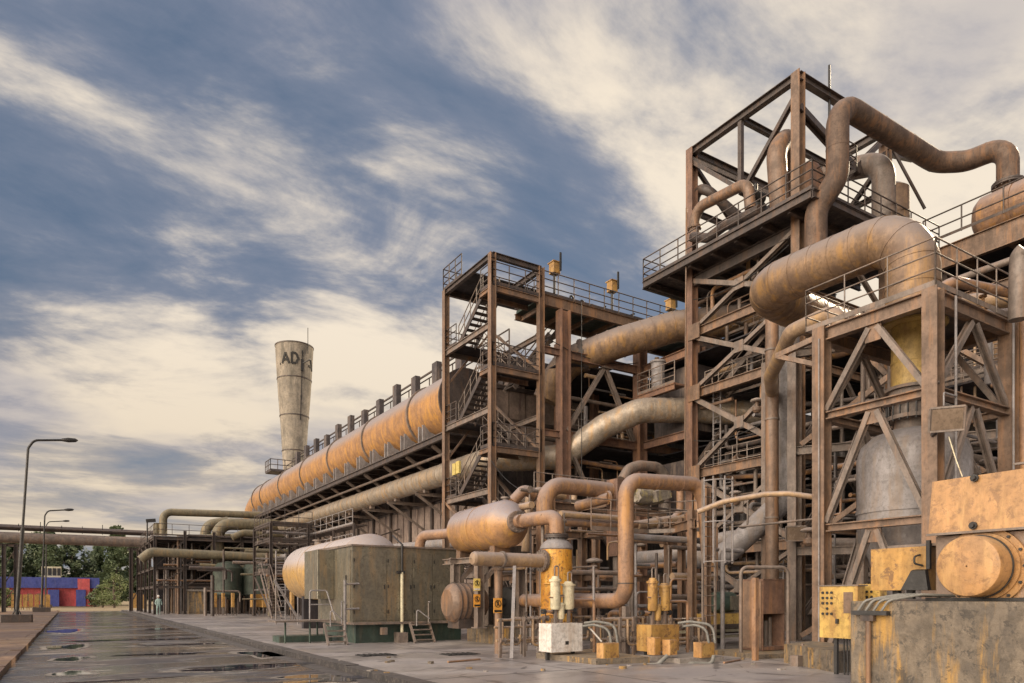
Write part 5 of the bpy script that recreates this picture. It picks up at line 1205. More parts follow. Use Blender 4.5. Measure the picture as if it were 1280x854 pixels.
bd = MB().box(XP, ym0, z0, XP + .28, ym1, z1, .01).build('housing', 'yellow', t)
MB().box(XP - .02, ym0 - .02, z1 + .002, XP + .32, ym1 + .02, z1 + .03).build('roof', 'steel_grey', bd)
for r_ in range(5):
    for c_ in range(3):
        if r_ == 3 and c_ != 1: continue
        MB().lathe((XP - .002, ym1 - .09 - c_ * .1, z1 - .13 - r_ * .11), (-1, 0, 0), [(0, .028), (.02, .028), (.02, .001)], 10).build('button', 'black', bd)
MB().box(XP - .012, ym0 + .1, z1 - .55, XP - .002, ym0 + .3, z1 - .12).build('label_plate', 'steel', bd)
MB().bar((XP - .03, (ym0 + ym1) / 2, z0 + .3), (XP - .03, (ym0 + ym1) / 2, z0 + .4), .05).build('handle', 'black', bd)
for y in (ym0 + .06, ym1 - .3): MB().bar((XP + .14, y, 0), (XP + .14, y, z0), .07).build('leg', 'black', t)
for i in range(5): MB().tube([(XP + .1, ym0 + .08 + i * .07, z0), (XP + .15, ym0 + .06 + i * .08, .0)], .018, 6).build('cable', 'black', t)
t = thing('button_console', 'partly hidden yellow panel right of the control panel behind the concrete block', 'control panel', tuple(onX(1088, 800, 13.9).xy) + (0,))
a = onX(1100, 790, 13.9); b = onX(1073, 790, 13.9)
bd = MB().box(13.9, a.y, .8, 14.15, b.y, a.z + (790 - 732) / F * 14.8, .01).build('housing', 'yellow', t)
for r_ in range(3):
    for c_ in range(3): MB().lathe((13.898, b.y - .09 - c_ * .1, 1.72 - r_ * .11), (-1, 0, 0), [(0, .026), (.02, .026), (.02, .001)], 10).build('button', 'black', bd)
MB().bar((14.0, (a.y + b.y) / 2, 0), (14.0, (a.y + b.y) / 2, .8), .1).build('leg', 'black', t)

# ================================================================ SKIDS WITH FILTERS
def skid(px_, d, mt, mc, label, bw, bh):
    p = at(px_, 747, d); x, y = p.x, p.y; z = .22
    t = thing('dosing_skid', label, 'pump skid', (x, y, 0))
    bx_ = MB().box(x - bw / 2, y, z, x + bw / 2 - .15, y + .55, z + bh, .008).build('cover_box', mt, t)
    MB().box(x + bw / 2 - .147, y + .01, z, x + bw / 2, y + .55, z + bh, .008).build('end_plate', mt, bx_)
    MB().prism([(x - .06, y - .004), (x + .02, y - .004), (x + .05, y - .002), (x - .03, y - .002)], z + bh * .25, z + bh * .38).build('hole', 'black', bx_)
    for s in (-.4, .4): MB().bar((x + s * bw, y + .3, 0), (x + s * bw, y + .3, z), .08).build('foot', 'black', t)
    for k_, (dx, h, r_) in enumerate(((-.12, 1.0, .13), (.30, .85, .15), (.06, .5, .09))):
        zb = z + bh + (.35 if k_ < 2 else .1)
        f = MB().lathe((x + dx, y + .35, zb), (0, 0, 1), [(0, .01), (0, r_ * .8), (.05, r_), (h * .72, r_), (h * .72, r_ * 1.25), (h * .78, r_ * 1.25), (h * .78, r_ * .9), (h * .86, r_ * .6), (h * .86, .01)], 20).build('filter', mc, t)
        MB().bar((x + dx, y + .35, z + bh), (x + dx, y + .35, zb), .07).build('stem', 'steel_grey', f)
        m = MB(); m.tube([(x + dx - .02, y + .35, zb + h * .8), (x + dx - .02, y + .35, zb + h + .12), (x + dx + .1, y + .35, zb + h + .12), (x + dx + .1, y + .35, zb + h * .8)], .02, 6); m.build('loop', 'steel_grey', f)
    m = MB(); m.tube([(x - .5, y + .4, z + bh + .3), (x + .6, y + .4, z + bh + .3)], .035, 8); m.tube([(x + .45, y + .35, z + bh + .6), (x + 1.15, y + .35, z + bh + .6), (x + 1.15, y + .35, 0)], .04, 8, True, .12); m.tube([(x - .35, y + .3, 1.6), (x + .1, y + .3, 1.62)], .02, 6)
    m.build('pipework', 'pipe', t)
    m = MB()
    for i in range(4): c = V(x - .45 + i * .32, y + .4, z + bh + .3); m.lathe(c, (1, 0, 0), [(-.05, .01), (-.05, .07), (.05, .07), (.05, .01)], 10)
    m.build('coupling', 'black', t)
    return t
skid(709, 17.9, 'white', 'cream', 'white enamelled dosing skid with two cream filter cylinders', 1.0, .72)
skid(832, 18.1, 'amber', 'amber', 'amber dosing skid with two orange filter cylinders', 1.0, .68)
solo('skid_slab', MB().prism([tuple(at(670, 0, 18.6).xy), tuple(at(745, 0, 16.7).xy), tuple(at(812, 0, 17.3).xy), tuple(at(740, 0, 20).xy)], 0, .14), 'stain_concrete', 'low curved concrete slab under the white dosing skid', 'slab')
solo('skid_slab', MB().prism([tuple(at(800, 0, 18.2).xy), tuple(at(850, 0, 17.0).xy), tuple(at(905, 0, 17.6).xy), tuple(at(850, 0, 20).xy)], 0, .12), 'concrete', 'low slab under the amber dosing skid', 'slab')
def jbox(px_, py0, py1, w_, d, label):
    p = at(px_, py1, d); q = at(px_, py0, d); t = thing('junction_box', label, 'junction box', (p.x, p.y, p.z))
    MB().box(p.x - w_ / 2, p.y, p.z, p.x + w_ / 2, p.y + .26, q.z, .01).build('box', 'machine', t)
    MB().box(p.x - w_ / 2 + .03, p.y - .012, p.z + .03, p.x + w_ / 2 - .03, p.y - .001, q.z - .03).build('lid', 'amber', t)
    return p
p = jbox(764, 804, 825, .5, 17.0, 'rusty junction box with hoses between the white and amber skids')
p2 = jbox(885, 803, 822, .48, 17.3, 'rusty junction box with hoses right of the amber skid')
jbox(822, 797, 819, .22, 17.2, 'small grey junction box in front of the amber skid, left of its pair')
jbox(842, 800, 819, .26, 17.1, 'small amber junction box in front of the amber skid, right of its pair')
for a, b, lab in ((742, 764, 'upper grey hose curving from the white skid into its junction box'), (745, 768, 'lower grey hose beside it into the junction box by the white skid'), (868, 886, 'upper grey hose from the amber skid to the right junction box'), (862, 890, 'second grey hose from the amber skid to the right junction box')):
    k_ = 1 if 'lower' in lab or 'second' in lab else 0; d = 17.2
    pipe([at(a - 14, 783 - 4 * k_, d + .5), at(a, 781 - 4 * k_, d + .3), at(b - 3 + k_ * 4, 786 - 5 * k_, d + .15), at(b + k_ * 4, 804, d + .12)], .034, 'rubber', lab, 'hose', bend=.25, n=10)
pipe([at(766, 825, 17.1), at(768, 833, 17.0), at(790, 833, 17.0), at(822, 831, 17.0), at(834, 820, 17.1)], .055, 'rubber', 'thick hose sagging along the ground under the amber skid', 'hose', bend=.18, n=10)
pipe([at(848, 833, 17.2), at(866, 829, 17.1), at(890, 830, 17.1), at(892, 820, 17.2)], .05, 'rubber', 'ground hose running into the right junction box', 'hose', bend=.18, n=10)
pipe([at(752, 802, 18.3), at(738, 786, 18.3)], .025, 'white', 'thin white rod leaning beside the white skid', 'rod', n=6)
# gallery of small pipes and valves around the skids
def manifold(px_, d, label, seed, w_=1.4):
    rr = random.Random(seed); p = at(px_, 747, d); x, y = p.x, p.y
    t = thing('valve_manifold', label, 'manifold', (x, y, 0)); m = MB()
    for z in (.45, .8, 1.0): m.tube([(x - w_ / 2, y + rr.uniform(0, .3), z), (x + w_ / 2, y + rr.uniform(0, .3), z)], rr.uniform(.03, .055), 8)
    m.tube([(x - w_ * .4, y, .95), (x - w_ * .4, y, .35), (x, y, .35), (x, y, .6)], .04, 8, True, .12)
    m.tube([(x + w_ * .3, y, 1.0), (x + w_ * .3, y, .3), (x + w_ * .55, y, .3)], .04, 8, True, .12); m.build('pipework', 'pipe_tan', t)
    for i in range(4):
        c = V(x - w_ * .4 + i * w_ * .27, y, rr.choice((.45, .8, 1.0))); v = MB().lathe(c, (1, 0, 0), [(-.09, .01), (-.09, .085), (-.05, .085), (-.05, .05), (.05, .05), (.05, .085), (.09, .085), (.09, .01)], 10).build('valve', 'steel_grey', t)
        MB().tube([c, c + V(0, 0, .2)], .015, 5).lathe(c + V(0, 0, .2), (0, 0, 1), [(0, .01), (0, .07), (.015, .07), (.015, .01)], 10).build('handwheel', 'steel_dark', v)
    for s in (-.45, .1, .45): MB().bar((x + s * w_, y, 0), (x + s * w_, y, 1.05), .07).build('support', 'steel_grey', t)
for i, (a, d, lab) in enumerate(((650, 19.0, 'tangle of small valves and pipes left of the white skid'), (675, 20.2, 'small valve group at the foot of the orange vessel'), (770, 19.2, 'tangle of small valves and pipes right of the white skid'), (790, 20.4, 'low valve group beneath the foot of the main loop pipe'), (860, 19.6, 'valve group at the foot of the cage ladder'), (735, 21.5, 'shaded valve group behind the white skid'))): manifold(a, d, lab, i + 3)
ra = random.Random(31)
for i in range(30):
    q = at(ra.uniform(655, 905), 747, ra.uniform(20.5, 26)); z1 = ra.uniform(1.5, 4.2)
    solo('pipe', MB().tube([(q.x, q.y, 0), (q.x, q.y, z1)] + ([(q.x + ra.uniform(.4, 1.2), q.y, z1)] if i % 3 == 0 else []), ra.uniform(.025, .07), 8, True, .15), pick('steel_grey', 'pipe_grey', 'pipe', 'steel_dark'), 'thin upright pipe among many behind the dosing skids', 'pipe', 'thin upright pipes behind the skids')
for i in range(26):
    q = at(ra.uniform(640, 860), 747, ra.uniform(20.5, 27)); z1 = ra.uniform(.8, 4.6)
    solo('pipe', MB().tube([(q.x, q.y, z1), (q.x + ra.uniform(1.2, 3), q.y, z1)] if i % 2 else [(q.x, q.y, z1), (q.x, q.y + 2.4, z1), (q.x, q.y + 2.4, z1 - .6)], ra.uniform(.03, .13), 8, True, .2), pick('steel_grey', 'pipe_grey', 'pipe', 'pipe_tan'), 'thin level pipe among many behind the dosing skids', 'pipe', 'thin level pipes behind the skids')
bf = thing('rear_pipe_frame', 'medium steel frame behind the orange vessel with crossing beams', 'steel frame', (16, 23, 0))
for x, y in ((14.9, 21.2), (17.4, 22.5), (20, 22.5), (17.4, 26), (20.5, 25.5)): MB().col(x, y, 0, 5.4, .28).build('column', 'steel', bf)
m = MB()
for z in (5.2, 4.1, 2.4): m.ib((14.9, 22.5, z), (22, 22.5, z), .18, .26); m.ib((17.4, 21, z), (17.4, 28, z), .18, .26); m.ib((14.9, 21.2, z), (14.9, 27, z), .16, .24)
m.build('beam', 'steel', bf)
m = MB(); m.angle((15, 22.5, 2.6), (17.2, 22.5, 5), .12); m.angle((17.6, 22.5, 5), (19.8, 22.5, 2.6), .12); m.build('brace', 'steel_grey', bf)
m = MB(); m.rail([(15, 22.4, 5.35), (21, 22.4, 5.35)], 1.05, .9, .022, (.33, .66)); m.build('railing', 'steel_grey', bf)
t = thing('green_motor', 'green motor on a yellow machine bed behind the cage ladder', 'motor', tuple(at(905, 770, 23).xy) + (0,))
q = at(905, 770, 23); MB().lathe((q.x - .5, q.y, 1.45), (1, 0, 0), [(0, .01), (0, .3), (.1, .34), (.8, .34), (.9, .25), (.9, .01)], 16).build('casing', 'green_dark', t)
MB().box(q.x - .1, q.y - .4, 1.2, q.x + .4, q.y - .33, 1.65).build('terminal_box', 'green', t)
MB().box(q.x - 1.2, q.y - .3, .75, q.x + 1.4, q.y + .5, 1.08).build('bed', 'yellow', t)
for s in (-1, 1.2): MB().box(q.x + s, q.y - .2, 0, q.x + s + .15, q.y + .4, .75).build('leg', 'steel_dark', t)
solo('cable_tray', MB().box(q.x - 1.6, q.y + .8, .22, q.x + 2.4, q.y + 1.0, .3).box(q.x - 1.6, q.y + .8, .42, q.x + 2.4, q.y + 1.0, .5), 'cream', 'pale low double rail seen under the green motor', 'rail')
for a_, z_, lab in ((905, .62, 'horizontal grey drum lying under the green motor'), ): 
    q = at(a_, 0, 24.6); solo('drum', MB().lathe((q.x - 1, q.y, z_), (1, 0, 0), [(0, .01), (0, .28), (2.4, .28), (2.4, .01)], 16), 'steel_grey', lab, 'drum')

# ================================================================ FOREGROUND CONCRETE BLOCK WITH MACHINE
bxx = 9.3
t = thing('concrete_block', 'big rust-streaked concrete machine base at the bottom right', 'concrete base', (10.5, 3, 0))
MB().box(bxx, -1.5, 0, 12.6, 5.9, 1.55, .03).build('block', 'stain_concrete', t)
cd = onX(1086, 0, bxx - .04); m = MB()
m.tube([(bxx - .05, cd.y, 0), (bxx - .05, cd.y, 1.38)], .035, 10); m.build('conduit', 'steel', t)
br = MB().box(bxx - .1, cd.y - .28, 1.36, bxx - .002, cd.y + .22, 1.42).build('bracket', 'black', t)
for i in range(4): MB().tube([(bxx - .06, cd.y + .14 - i * .11, 1.42), (bxx - .05, cd.y + .10 - i * .11 - .05, 1.56), (bxx + .25, cd.y - .1 - i * .1 - .15, 1.64), (bxx + .6, cd.y - .5 - .12 * i, 1.62)], .018, 8, True, .1).build('cable', 'rubber', br)
MB().box(bxx - .09, cd.y - .09, 1.28, bxx - .02, cd.y + .09, 1.36).build('gland_box', 'steel_dark', t)
hy1 = 5.07
hs = thing('machine_housing', 'orange-brown gearbox housing with a big round cover on the concrete block', 'machine', (10.4, 3.6, 1.55))
lo = MB(); lo.box(9.9, .5, 1.6, 11.8, hy1 - .03, 2.42, .015); lo.build('lower_housing', 'machine_grey', hs)
up = MB(); up.add([(9.78, .4, 2.44), (9.78, hy1, 2.44), (11.9, hy1, 2.44), (11.9, .4, 2.44), (9.84, .4, 3.22), (9.84, hy1 - .02, 3.16), (11.7, hy1 - .02, 3.24), (11.7, .4, 3.3)], [(3, 2, 1, 0), (4, 5, 6, 7), (0, 1, 5, 4), (1, 2, 6, 5), (2, 3, 7, 6), (3, 0, 4, 7)])
u = up.build('upper_cover', 'machine', hs)
MB().box(9.74, .4, 2.425, 9.777, hy1 + .01, 2.455).box(9.80, .4, 3.225, 9.86, hy1 - 1, 3.25).build('seam_flange', 'steel_grey', u)
for z in (2.52, 3.13):
    yb_ = onX(1216, 0, 9.76).y; MB().lathe((9.775 + (z - 2.44) * .06, yb_, z), (-1, 0, 0), [(0, .05), (.03, .05), (.03, .03), (.07, .03), (.07, .001)], 8).build('bolt', 'black', u)
MB().box(9.775, 3.55, 2.46, 9.80, 3.6, 3.2).build('rib', 'machine', u)
MB().box(9.8, .5, 1.553, 12.0, hy1 + .05, 1.598).build('base_plate', 'black', hs)
dc = onX(1212, 708, 9.5)
cv = MB().lathe((9.895, dc.y, dc.z), (-1, 0, 0), [(0, .50), (.05, .50), (.05, .43), (.09, .43), (.09, .385), (.42, .385), (.45, .37), (.465, .3), (.47, .01)], 56).build('round_cover', 'machine', hs)
MB().lathe((9.72, dc.y, dc.z), (-1, 0, 0), [(-.012, .386), (-.012, .40), (.012, .40), (.012, .386)], 56).build('band', 'black', cv)
m = MB()
for k_ in range(14): a = 2 * math.pi * k_ / 14; m.lathe((9.85, dc.y + math.cos(a) * .465, dc.z + math.sin(a) * .465), (-1, 0, 0), [(0, .02), (.03, .02), (.03, .001)], 6)
m.build('bolt', 'black', cv)
XB = 10.4
a = onX(1160, 740, XB); b = onX(1088, 740, XB)
t = thing('yellow_box', 'amber sheet box on short legs left of the machine housing', 'box', (XB, a.y, 1.56))
zt = onX(1120, 685, XB).z; zb = onX(1120, 738, XB).z
bd = MB().box(XB, a.y + .02, zb, XB + .55, b.y, zt, .01).build('box', 'amber', t)
MB().box(XB + .03, a.y - .15, zt + .003, XB + .5, b.y - .25, zt + .04).build('lid', 'steel_grey', bd)
MB().add([(XB - .01, a.y - .05, zb), (XB - .01, a.y + .34, zb), (XB - .01, a.y + .2, zb + .3), (XB - .01, a.y + .0, zb + .3), (XB - .1, a.y - .05, zb), (XB - .1, a.y + .34, zb), (XB - .08, a.y + .2, zb + .28), (XB - .08, a.y, zb + .28)], [(0, 1, 2, 3), (7, 6, 5, 4), (0, 4, 5, 1), (1, 5, 6, 2), (2, 6, 7, 3), (3, 7, 4, 0)]).build('wedge', 'black', t)
MB().tube([(XB - .02, a.y + .1, zt - .12), (XB - .1, a.y + .14, zt - .15), (XB - .1, a.y + .14, zt - .25), (XB - .02, a.y + .06, zt - .28)], .014, 6, True, .04).build('handle', 'black', bd)
for y in (a.y + .35, b.y - .3): MB().bar((XB + .2, y, 1.55), (XB + .2, y, zb), .09).build('leg', 'black', t)
MB().bar((XB - .02, a.y - .02, zb + .3), (XB - .02, a.y - .02, zt + .08), .05).build('strap', 'black', t)
MB().box(XB - .3, a.y - .4, 1.553, XB + .4, b.y - .1, 1.58).build('base_plate', 'steel_dark', t)

# ================================================================ MORE PLANT DETAIL
def gusset(th, pts, ax, s_, mat='steel'):
    for p in pts:
        p = Vector(p); m = MB()
        if ax == 'x': m.box(p.x - .02, p.y - s_, p.z - s_, p.x + .02, p.y + s_, p.z + s_)
        else: m.box(p.x - s_, p.y - .02, p.z - s_, p.x + s_, p.y + .02, p.z + s_)
        m.build('gusset_plate', mat, th)
gusset(tt, [(tx0 - .24, y, z) for z in (14.8, 11.75, 7.75) for y in (ty0 + .35, ty1 - .35)], 'x', .38, 'steel')
gusset(tt, [(tx0 - .14, (ty0 + ty1) / 2, (a + b) / 2) for a, b in zip(zs, zs[1:])], 'x', .26, 'steel_grey')
gusset(fr, [(fx0 - .02, ymd, z) for z in (8.05, 6.05, 3.15)], 'x', .2, 'steel')
ra = random.Random(77)
# ladders and rails on the inner faces
for i, (x, y, z, h, lab) in enumerate(((26.9, 20.2, .2, 4.5, 'lowest inner ladder of the tall tower, at ground level'), (26.9, 23.8, 7.9, 3.8, 'inner ladder of the tall tower between its middle floors'), (24.6, 16.2, .2, 7, 'tall ladder on the slender frame beside the round standpipe'), (22.5, 30.6, 5.6, 4.2, 'ladder in the shaded bay right of the wide red column'))):
    t = thing('ladder', lab, 'ladder', (x, y, z)); m = MB()
    for dy in (0, .45): m.bar((x, y + dy, z), (x, y + dy, z + h), .05)
    m.build('stile', 'pipe_grey', t); m = MB()
    for k_ in range(int(h / .3)): m.tube([(x, y, z + .2 + k_ * .3), (x, y + .45, z + .2 + k_ * .3)], .018, 5)
    m.build('rungs', 'pipe_grey', t)
for i in range(34):
    z = pick(2.2, 3.0, 5.0, 6.0, 7.0, 9.0, 10.4, 12.6, 13.2) + ra.uniform(-.3, .3); y0 = ra.uniform(17, 24)
    x = ra.uniform(26.9, 28.2); ln = ra.uniform(2, 6)
    pts = [(x, y0, z), (x, y0 + ln, z), (x, y0 + ln, z + pick(-1.2, 1.2, 2))] if i % 2 else [(x, y0, z), (x + 1.5, y0, z), (x + 1.5, y0 + ln, z)]
    solo('pipe', MB().tube(pts, ra.uniform(.03, .13), 8, True, .3), pick('pipe_grey', 'steel_grey', 'pipe', 'pipe_tan', 'steel_dark'), 'bent pipe among many behind the braces of the tall tower', 'pipe', 'bent pipes behind the tall tower braces')
for i in range(24):
    x = ra.uniform(26.6, 30); y = ra.uniform(9, 25); z = pick(0, 4, 8)
    solo('pipe', MB().tube([(x, y, z), (x, y, z + ra.uniform(3, 6))], ra.uniform(.03, .1), 8), pick('pipe_grey', 'steel_grey', 'pipe', 'pipe_tan'), 'thin standing pipe among many behind the tall tower front', 'pipe', 'thin standing pipes behind the tall tower')
for i in range(26):
    x = ra.uniform(20.8, 25.5); y = ra.uniform(9, 14.5); z = ra.uniform(.8, 8.2); ln = ra.uniform(1.5, 4)
    pts = [(x, y, z), (x + ln, y, z)] if i % 3 == 0 else [(x, y, z), (x, y + ln, z), (x + .6, y + ln, z), (x + .6, y + ln, z + 1)] if i % 3 == 1 else [(x, y, max(0, z - 3)), (x, y, z)]
    solo('pipe', MB().tube(pts, ra.uniform(.03, .12), 8, True, .25), pick('pipe_grey', 'steel_grey', 'pipe', 'steel_dark'), 'small pipe in the gloom behind the grey domed vessel', 'pipe', 'small pipes behind the grey domed vessel')
# larger machinery glimpsed behind
for (x, y, z, r_, h, mt, lab) in ((24.4, 13.2, 0, .8, 3.2, 'steel_grey', 'dim squat drum on the ground behind the grey vessel'), (28.6, 16.2, 4.7, .9, 3.4, 'steel', 'dim brown drum on the first inner floor'), (29.8, 22, 0, 1.1, 4.0, 'steel_grey', 'dim grey drum under the tall tower'), (23.5, 31.6, 0, .9, 4.0, 'steel_grey', 'dim grey drum in the shaded centre bay'), (29.5, 12.2, 9.6, .8, 2.6, 'clad_gold', 'dim golden drum on the second inner floor')):
    solo('drum', MB().lathe((x, y, z), (0, 0, 1), [(0, .01), (0, r_), (h * .3, r_), (h * .3, r_ * 1.05), (h * .33, r_ * 1.05), (h * .33, r_), (h * .85, r_), (h * .95, r_ * .7), (h, .01)], 24), mt, lab, 'drum')
pipe([(24.5, 27.6, 3.6), (24.5, 25.0, 3.6), (26.0, 22.5, 4.4), (30, 22.5, 4.6)], .35, 'pipe_grey', 'fat grey pipe bending through the lower centre bay', bend=.9, n=18)
pipe([(21.4, 27.5, 7.2), (25.6, 27.5, 7.2), (25.6, 24.0, 7.2), (25.6, 24.0, 3)], .22, 'pipe', 'brown pipe turning down in front of the inner corner column', bend=.6, n=16)
pipe([(20.0, 26.5, 5.9), (20.0, 26.5, 6.9), (26.0, 26.3, 6.9)], .14, 'pipe_tan', 'tan pipe running across above the square box column', bend=.4, n=14)
# seams on the loose pipes
for (c, ax, r_, lab) in (((13.3, YQ, 3.2), (0, 0, 1), .225, 0), ((13.3, YQ, 4.2), (0, 0, 1), .225, 0), ((14.4, YQ, 4.962), (1, 0, .046), .225, 0), ((15.4, YQ, 5.008), (1, 0, .046), .225, 0), ((13.3, 16.6, 1.5), (0, 1, 0), .225, 0)):
    MB().lathe(c, ax, [(-.012, r_ - .01), (-.012, r_ + .008), (.012, r_ + .008), (.012, r_ - .01)], 24).build('weld_ring', 'pipe', lp)
# low clutter on the paving by the concrete slabs
for i, (px_, d, lab) in enumerate(((575, 19.8, 'dark drain grate in the paving before the plinth'), (470, 19.5, 'dark drain grate in the paving before the olive enclosure'))):
    p = at(px_, 747, d); m = MB(); m.box(p.x - .5, p.y - .3, .004, p.x + .5, p.y + .3, .02)
    for k_ in range(6): m.box(p.x - .45 + k_ * .16, p.y - .27, .02, p.x - .39 + k_ * .16, p.y + .27, .035)
    solo('drain_grate', m, 'black', lab, 'grate')
# low structures by the far rack
for i, (px_, d, h, lab) in enumerate(((168, 98, 2.2, 'leftmost rust-yellow bin at the foot of the far rack'), (176, 92, 2.0, 'rust-yellow bin beside the leftmost one at the far rack'), (213, 76, 1.7, 'small tan cabinet just right of the walking person'))):
    p = at(px_, 747, d); t = thing('bin', lab, 'bin', (p.x, p.y, 0)); MB().box(p.x - .45, p.y - .3, .15, p.x + .45, p.y + .3, h, .04).build('body', 'amber' if i < 2 else 'pipe_tan', t); MB().box(p.x - .5, p.y - .35, h, p.x + .5, p.y + .35, h + .08).build('lid', 'steel_dark', t)
t = thing('rack_stair', 'thin steel stair with handrails between the far rack and the pale tank', 'stair', tuple(at(338, 0, 56).xy) + (0,))
p = at(340, 747, 52); q = at(326, 747, 56)
m = MB()
for s_ in (0, .7): m.bar((p.x + s_, p.y, 0), (q.x + s_, q.y, 3.4), .06, .2); m.tube([(p.x + s_, p.y, .95), (q.x + s_, q.y, 4.35)], .03, 5)
for k_ in range(14): m.box(p.x + (q.x - p.x) * k_ / 14, p.y + (q.y - p.y) * k_ / 14, .1 + 3.3 * k_ / 14, p.x + (q.x - p.x) * k_ / 14 + .7, p.y + (q.y - p.y) * k_ / 14 + .22, .14 + 3.3 * k_ / 14)
m.build('flight', 'steel_grey', t)
rk2 = thing('gantry', 'light steel gantry with railings linking the far rack to the long building', 'gantry', (17, 60, 0))
for x, y in ((13.5, 58), (16.5, 58), (13.5, 64), (16.5, 64)): MB().col(x, y, 0, 7.6, .22).build('column', 'steel_dark', rk2)
m = MB()
for z in (3.6, 6.2, 7.5):
    m.ib((13.5, 58, z), (16.8, 58, z), .16, .22); m.ib((13.5, 64, z), (16.8, 64, z), .16, .22); m.ib((13.5, 58, z), (13.5, 64, z), .16, .22); m.ib((16.8, 58, z), (16.8, 64, z), .16, .22)
m.build('beam', 'steel_dark', rk2)
for z in (3.7, 6.3, 7.6): m = MB(); m.rail([(13.5, 64, z), (13.5, 58, z), (16.8, 58, z)], 1.05, 1, .03); m.build('railing', 'steel_dark', rk2)
m = MB(); m.bar((13.5, 58, .2), (16.8, 58, 3.4), .1); m.bar((16.8, 58, 3.8), (13.5, 58, 6), .1); m.bar((13.5, 58, .2), (13.5, 64, 3.4), .1); m.build('brace', 'steel_dark', rk2)
G = 'thin pipes threaded through the gantry'
for i in range(14):
    z = ra.uniform(1.5, 7.2); y = 58.3 + ra.random() * 5
    solo('pipe', MB().tube([(13.35, y, z), (18.5, y, z)], ra.uniform(.05, .16), 8), pick('steel_dark', 'pipe_grey', 'pipe', 'steel_grey'), 'level pipe among others threaded through the light gantry', 'pipe', G)
# dirt, litter and worn things at ground level
ra = random.Random(91)
for i in range(26):
    q = at(ra.uniform(420, 1000), 747, ra.uniform(14.5, 19.5)); a = ra.uniform(.03, .09); m = MB()
    n = 7; pts = [(q.x + math.cos(k_ * 6.283 / n) * a * ra.uniform(.6, 1.2), q.y + math.sin(k_ * 6.283 / n) * a * ra.uniform(.6, 1.2)) for k_ in range(n)]
    m.prism(pts, .001, ra.uniform(.02, .06)); solo('stone', m, pick('concrete', 'stain_concrete'), 'small loose stone among others on the paving before the skids', 'stone', 'loose stones on the paving')
for i, (a_, b_, d, lab) in enumerate(((560, 600, 17.2, 'short rusty pipe offcut lying on the paving left of the sign post'), (905, 925, 17.0, 'thin rod lying on the paving before the rusty cabinet'))):
    p, q = at(a_, 747, d), at(b_, 747, d + .8); solo('offcut', MB().tube([(p.x, p.y, .03), (q.x, q.y, .03)], .028, 8), 'pipe', lab, 'pipe')
# cables and conduits strung on the frames
pipe([(fx0 - .2, fy1 - .05, 0), (fx0 - .2, fy1 - .05, 8.3)], .022, 'pipe_grey', 'thin conduit climbing the left column of the nearest frame', 'conduit', n=6)
pipe([(fx1 - .25, fy0 - .22, 2.5), (fx1 - .25, fy0 - .22, 9.5)], .03, 'pipe_grey', 'thin conduit beside the right column of the nearest frame', 'conduit', n=6)
for i, (p, q, sag, lab) in enumerate((((20.1, 28.9, 14.6), (26.2, 28.9, 14.4), .5, 'sagging cable under the roof walkway'), ((16.9, 29, 8.2), (15.0, 21.3, 5.5), .6, 'cable dropping from the stair tower to the pipe frame'), ((26.2, 24.9, 9.4), (26.2, 19.4, 9.9), .5, 'sagging cable across the middle of the tall tower face'), ((26.2, 24.9, 16.4), (26.2, 19.4, 16.8), .45, 'sagging cable just under the overhanging tower deck'))):
    p = V(*p); q = V(*q); solo('cable', MB().tube([p.lerp(q, t_ / 10) - V(0, 0, sag * 4 * (t_ / 10) * (1 - t_ / 10)) for t_ in range(11)], .02, 5, True, .01), 'black', lab, 'cable')
# nozzles and plates on the tanks
for t_, c, ax_, r_ in ((bpy.data.objects['drum_tank'], V(12.0, 19.6, 4.68), (0, 0, 1), .1), (bpy.data.objects['drum_tank'], V(12.2, 20.6, 4.68), (0, 0, 1), .07)):
    MB().lathe(c, ax_, [(0, r_), (.14, r_), (.14, r_ * 1.6), (.2, r_ * 1.6), (.2, .001)], 14).build('top_nozzle', 'steel_grey', t_)
for z in (1.3, 2.45): MB().lathe((vx2, vy2, z), (0, 0, 1), [(-.012, .46), (-.012, .482), (.012, .482), (.012, .46)], 36).build('hoop', 'orange', bpy.data.objects['orange_vessel'])
# denser piping, rails and struts in the open bays of the centre and right
ra = random.Random(131)
for i in range(44):
    x = ra.uniform(26.7, 27.9); y0 = ra.uniform(19.3, 23.5); z = ra.uniform(1.0, 17.2); ln = ra.uniform(.8, 3.2)
    k_ = i % 4
    pts = [(x, y0, z), (x, y0 + ln, z)] if k_ == 0 else [(x, y0, z), (x, y0, z + ln)] if k_ == 1 else [(x, y0, z), (x, y0 + ln, z), (x, y0 + ln, z - 1.2)] if k_ == 2 else [(x, y0, z), (x, y0 + .5, z), (x, y0 + .5, z + 1.4), (x + 1.5, y0 + .5, z + 1.4)]
    solo('pipe', MB().tube(pts, ra.uniform(.03, .11), 8, True, .25), pick('pipe_grey', 'steel_grey', 'pipe', 'pipe_tan', 'steel'), 'small pipe run close behind the lattice face of the tall tower', 'pipe', 'small pipes close behind the tower face')
for i in range(30):
    x = ra.uniform(21.6, 26.0); z = ra.uniform(.6, 13.5); y = ra.uniform(29.4, 30.6); ln = ra.uniform(.8, 2.6)
    pts = [(x, y, z), (x + ln, y, z)] if i % 3 == 0 else [(x, y, z), (x, y, z + ln)] if i % 3 == 1 else [(x, y, z), (x + ln, y, z), (x + ln, y, z - 1)]
    solo('pipe', MB().tube(pts, ra.uniform(.03, .12), 8, True, .2), pick('pipe_grey', 'steel_grey', 'pipe', 'pipe_tan'), 'small pipe run close behind the crossbeams of the centre bay', 'pipe', 'small pipes behind the centre crossbeams')
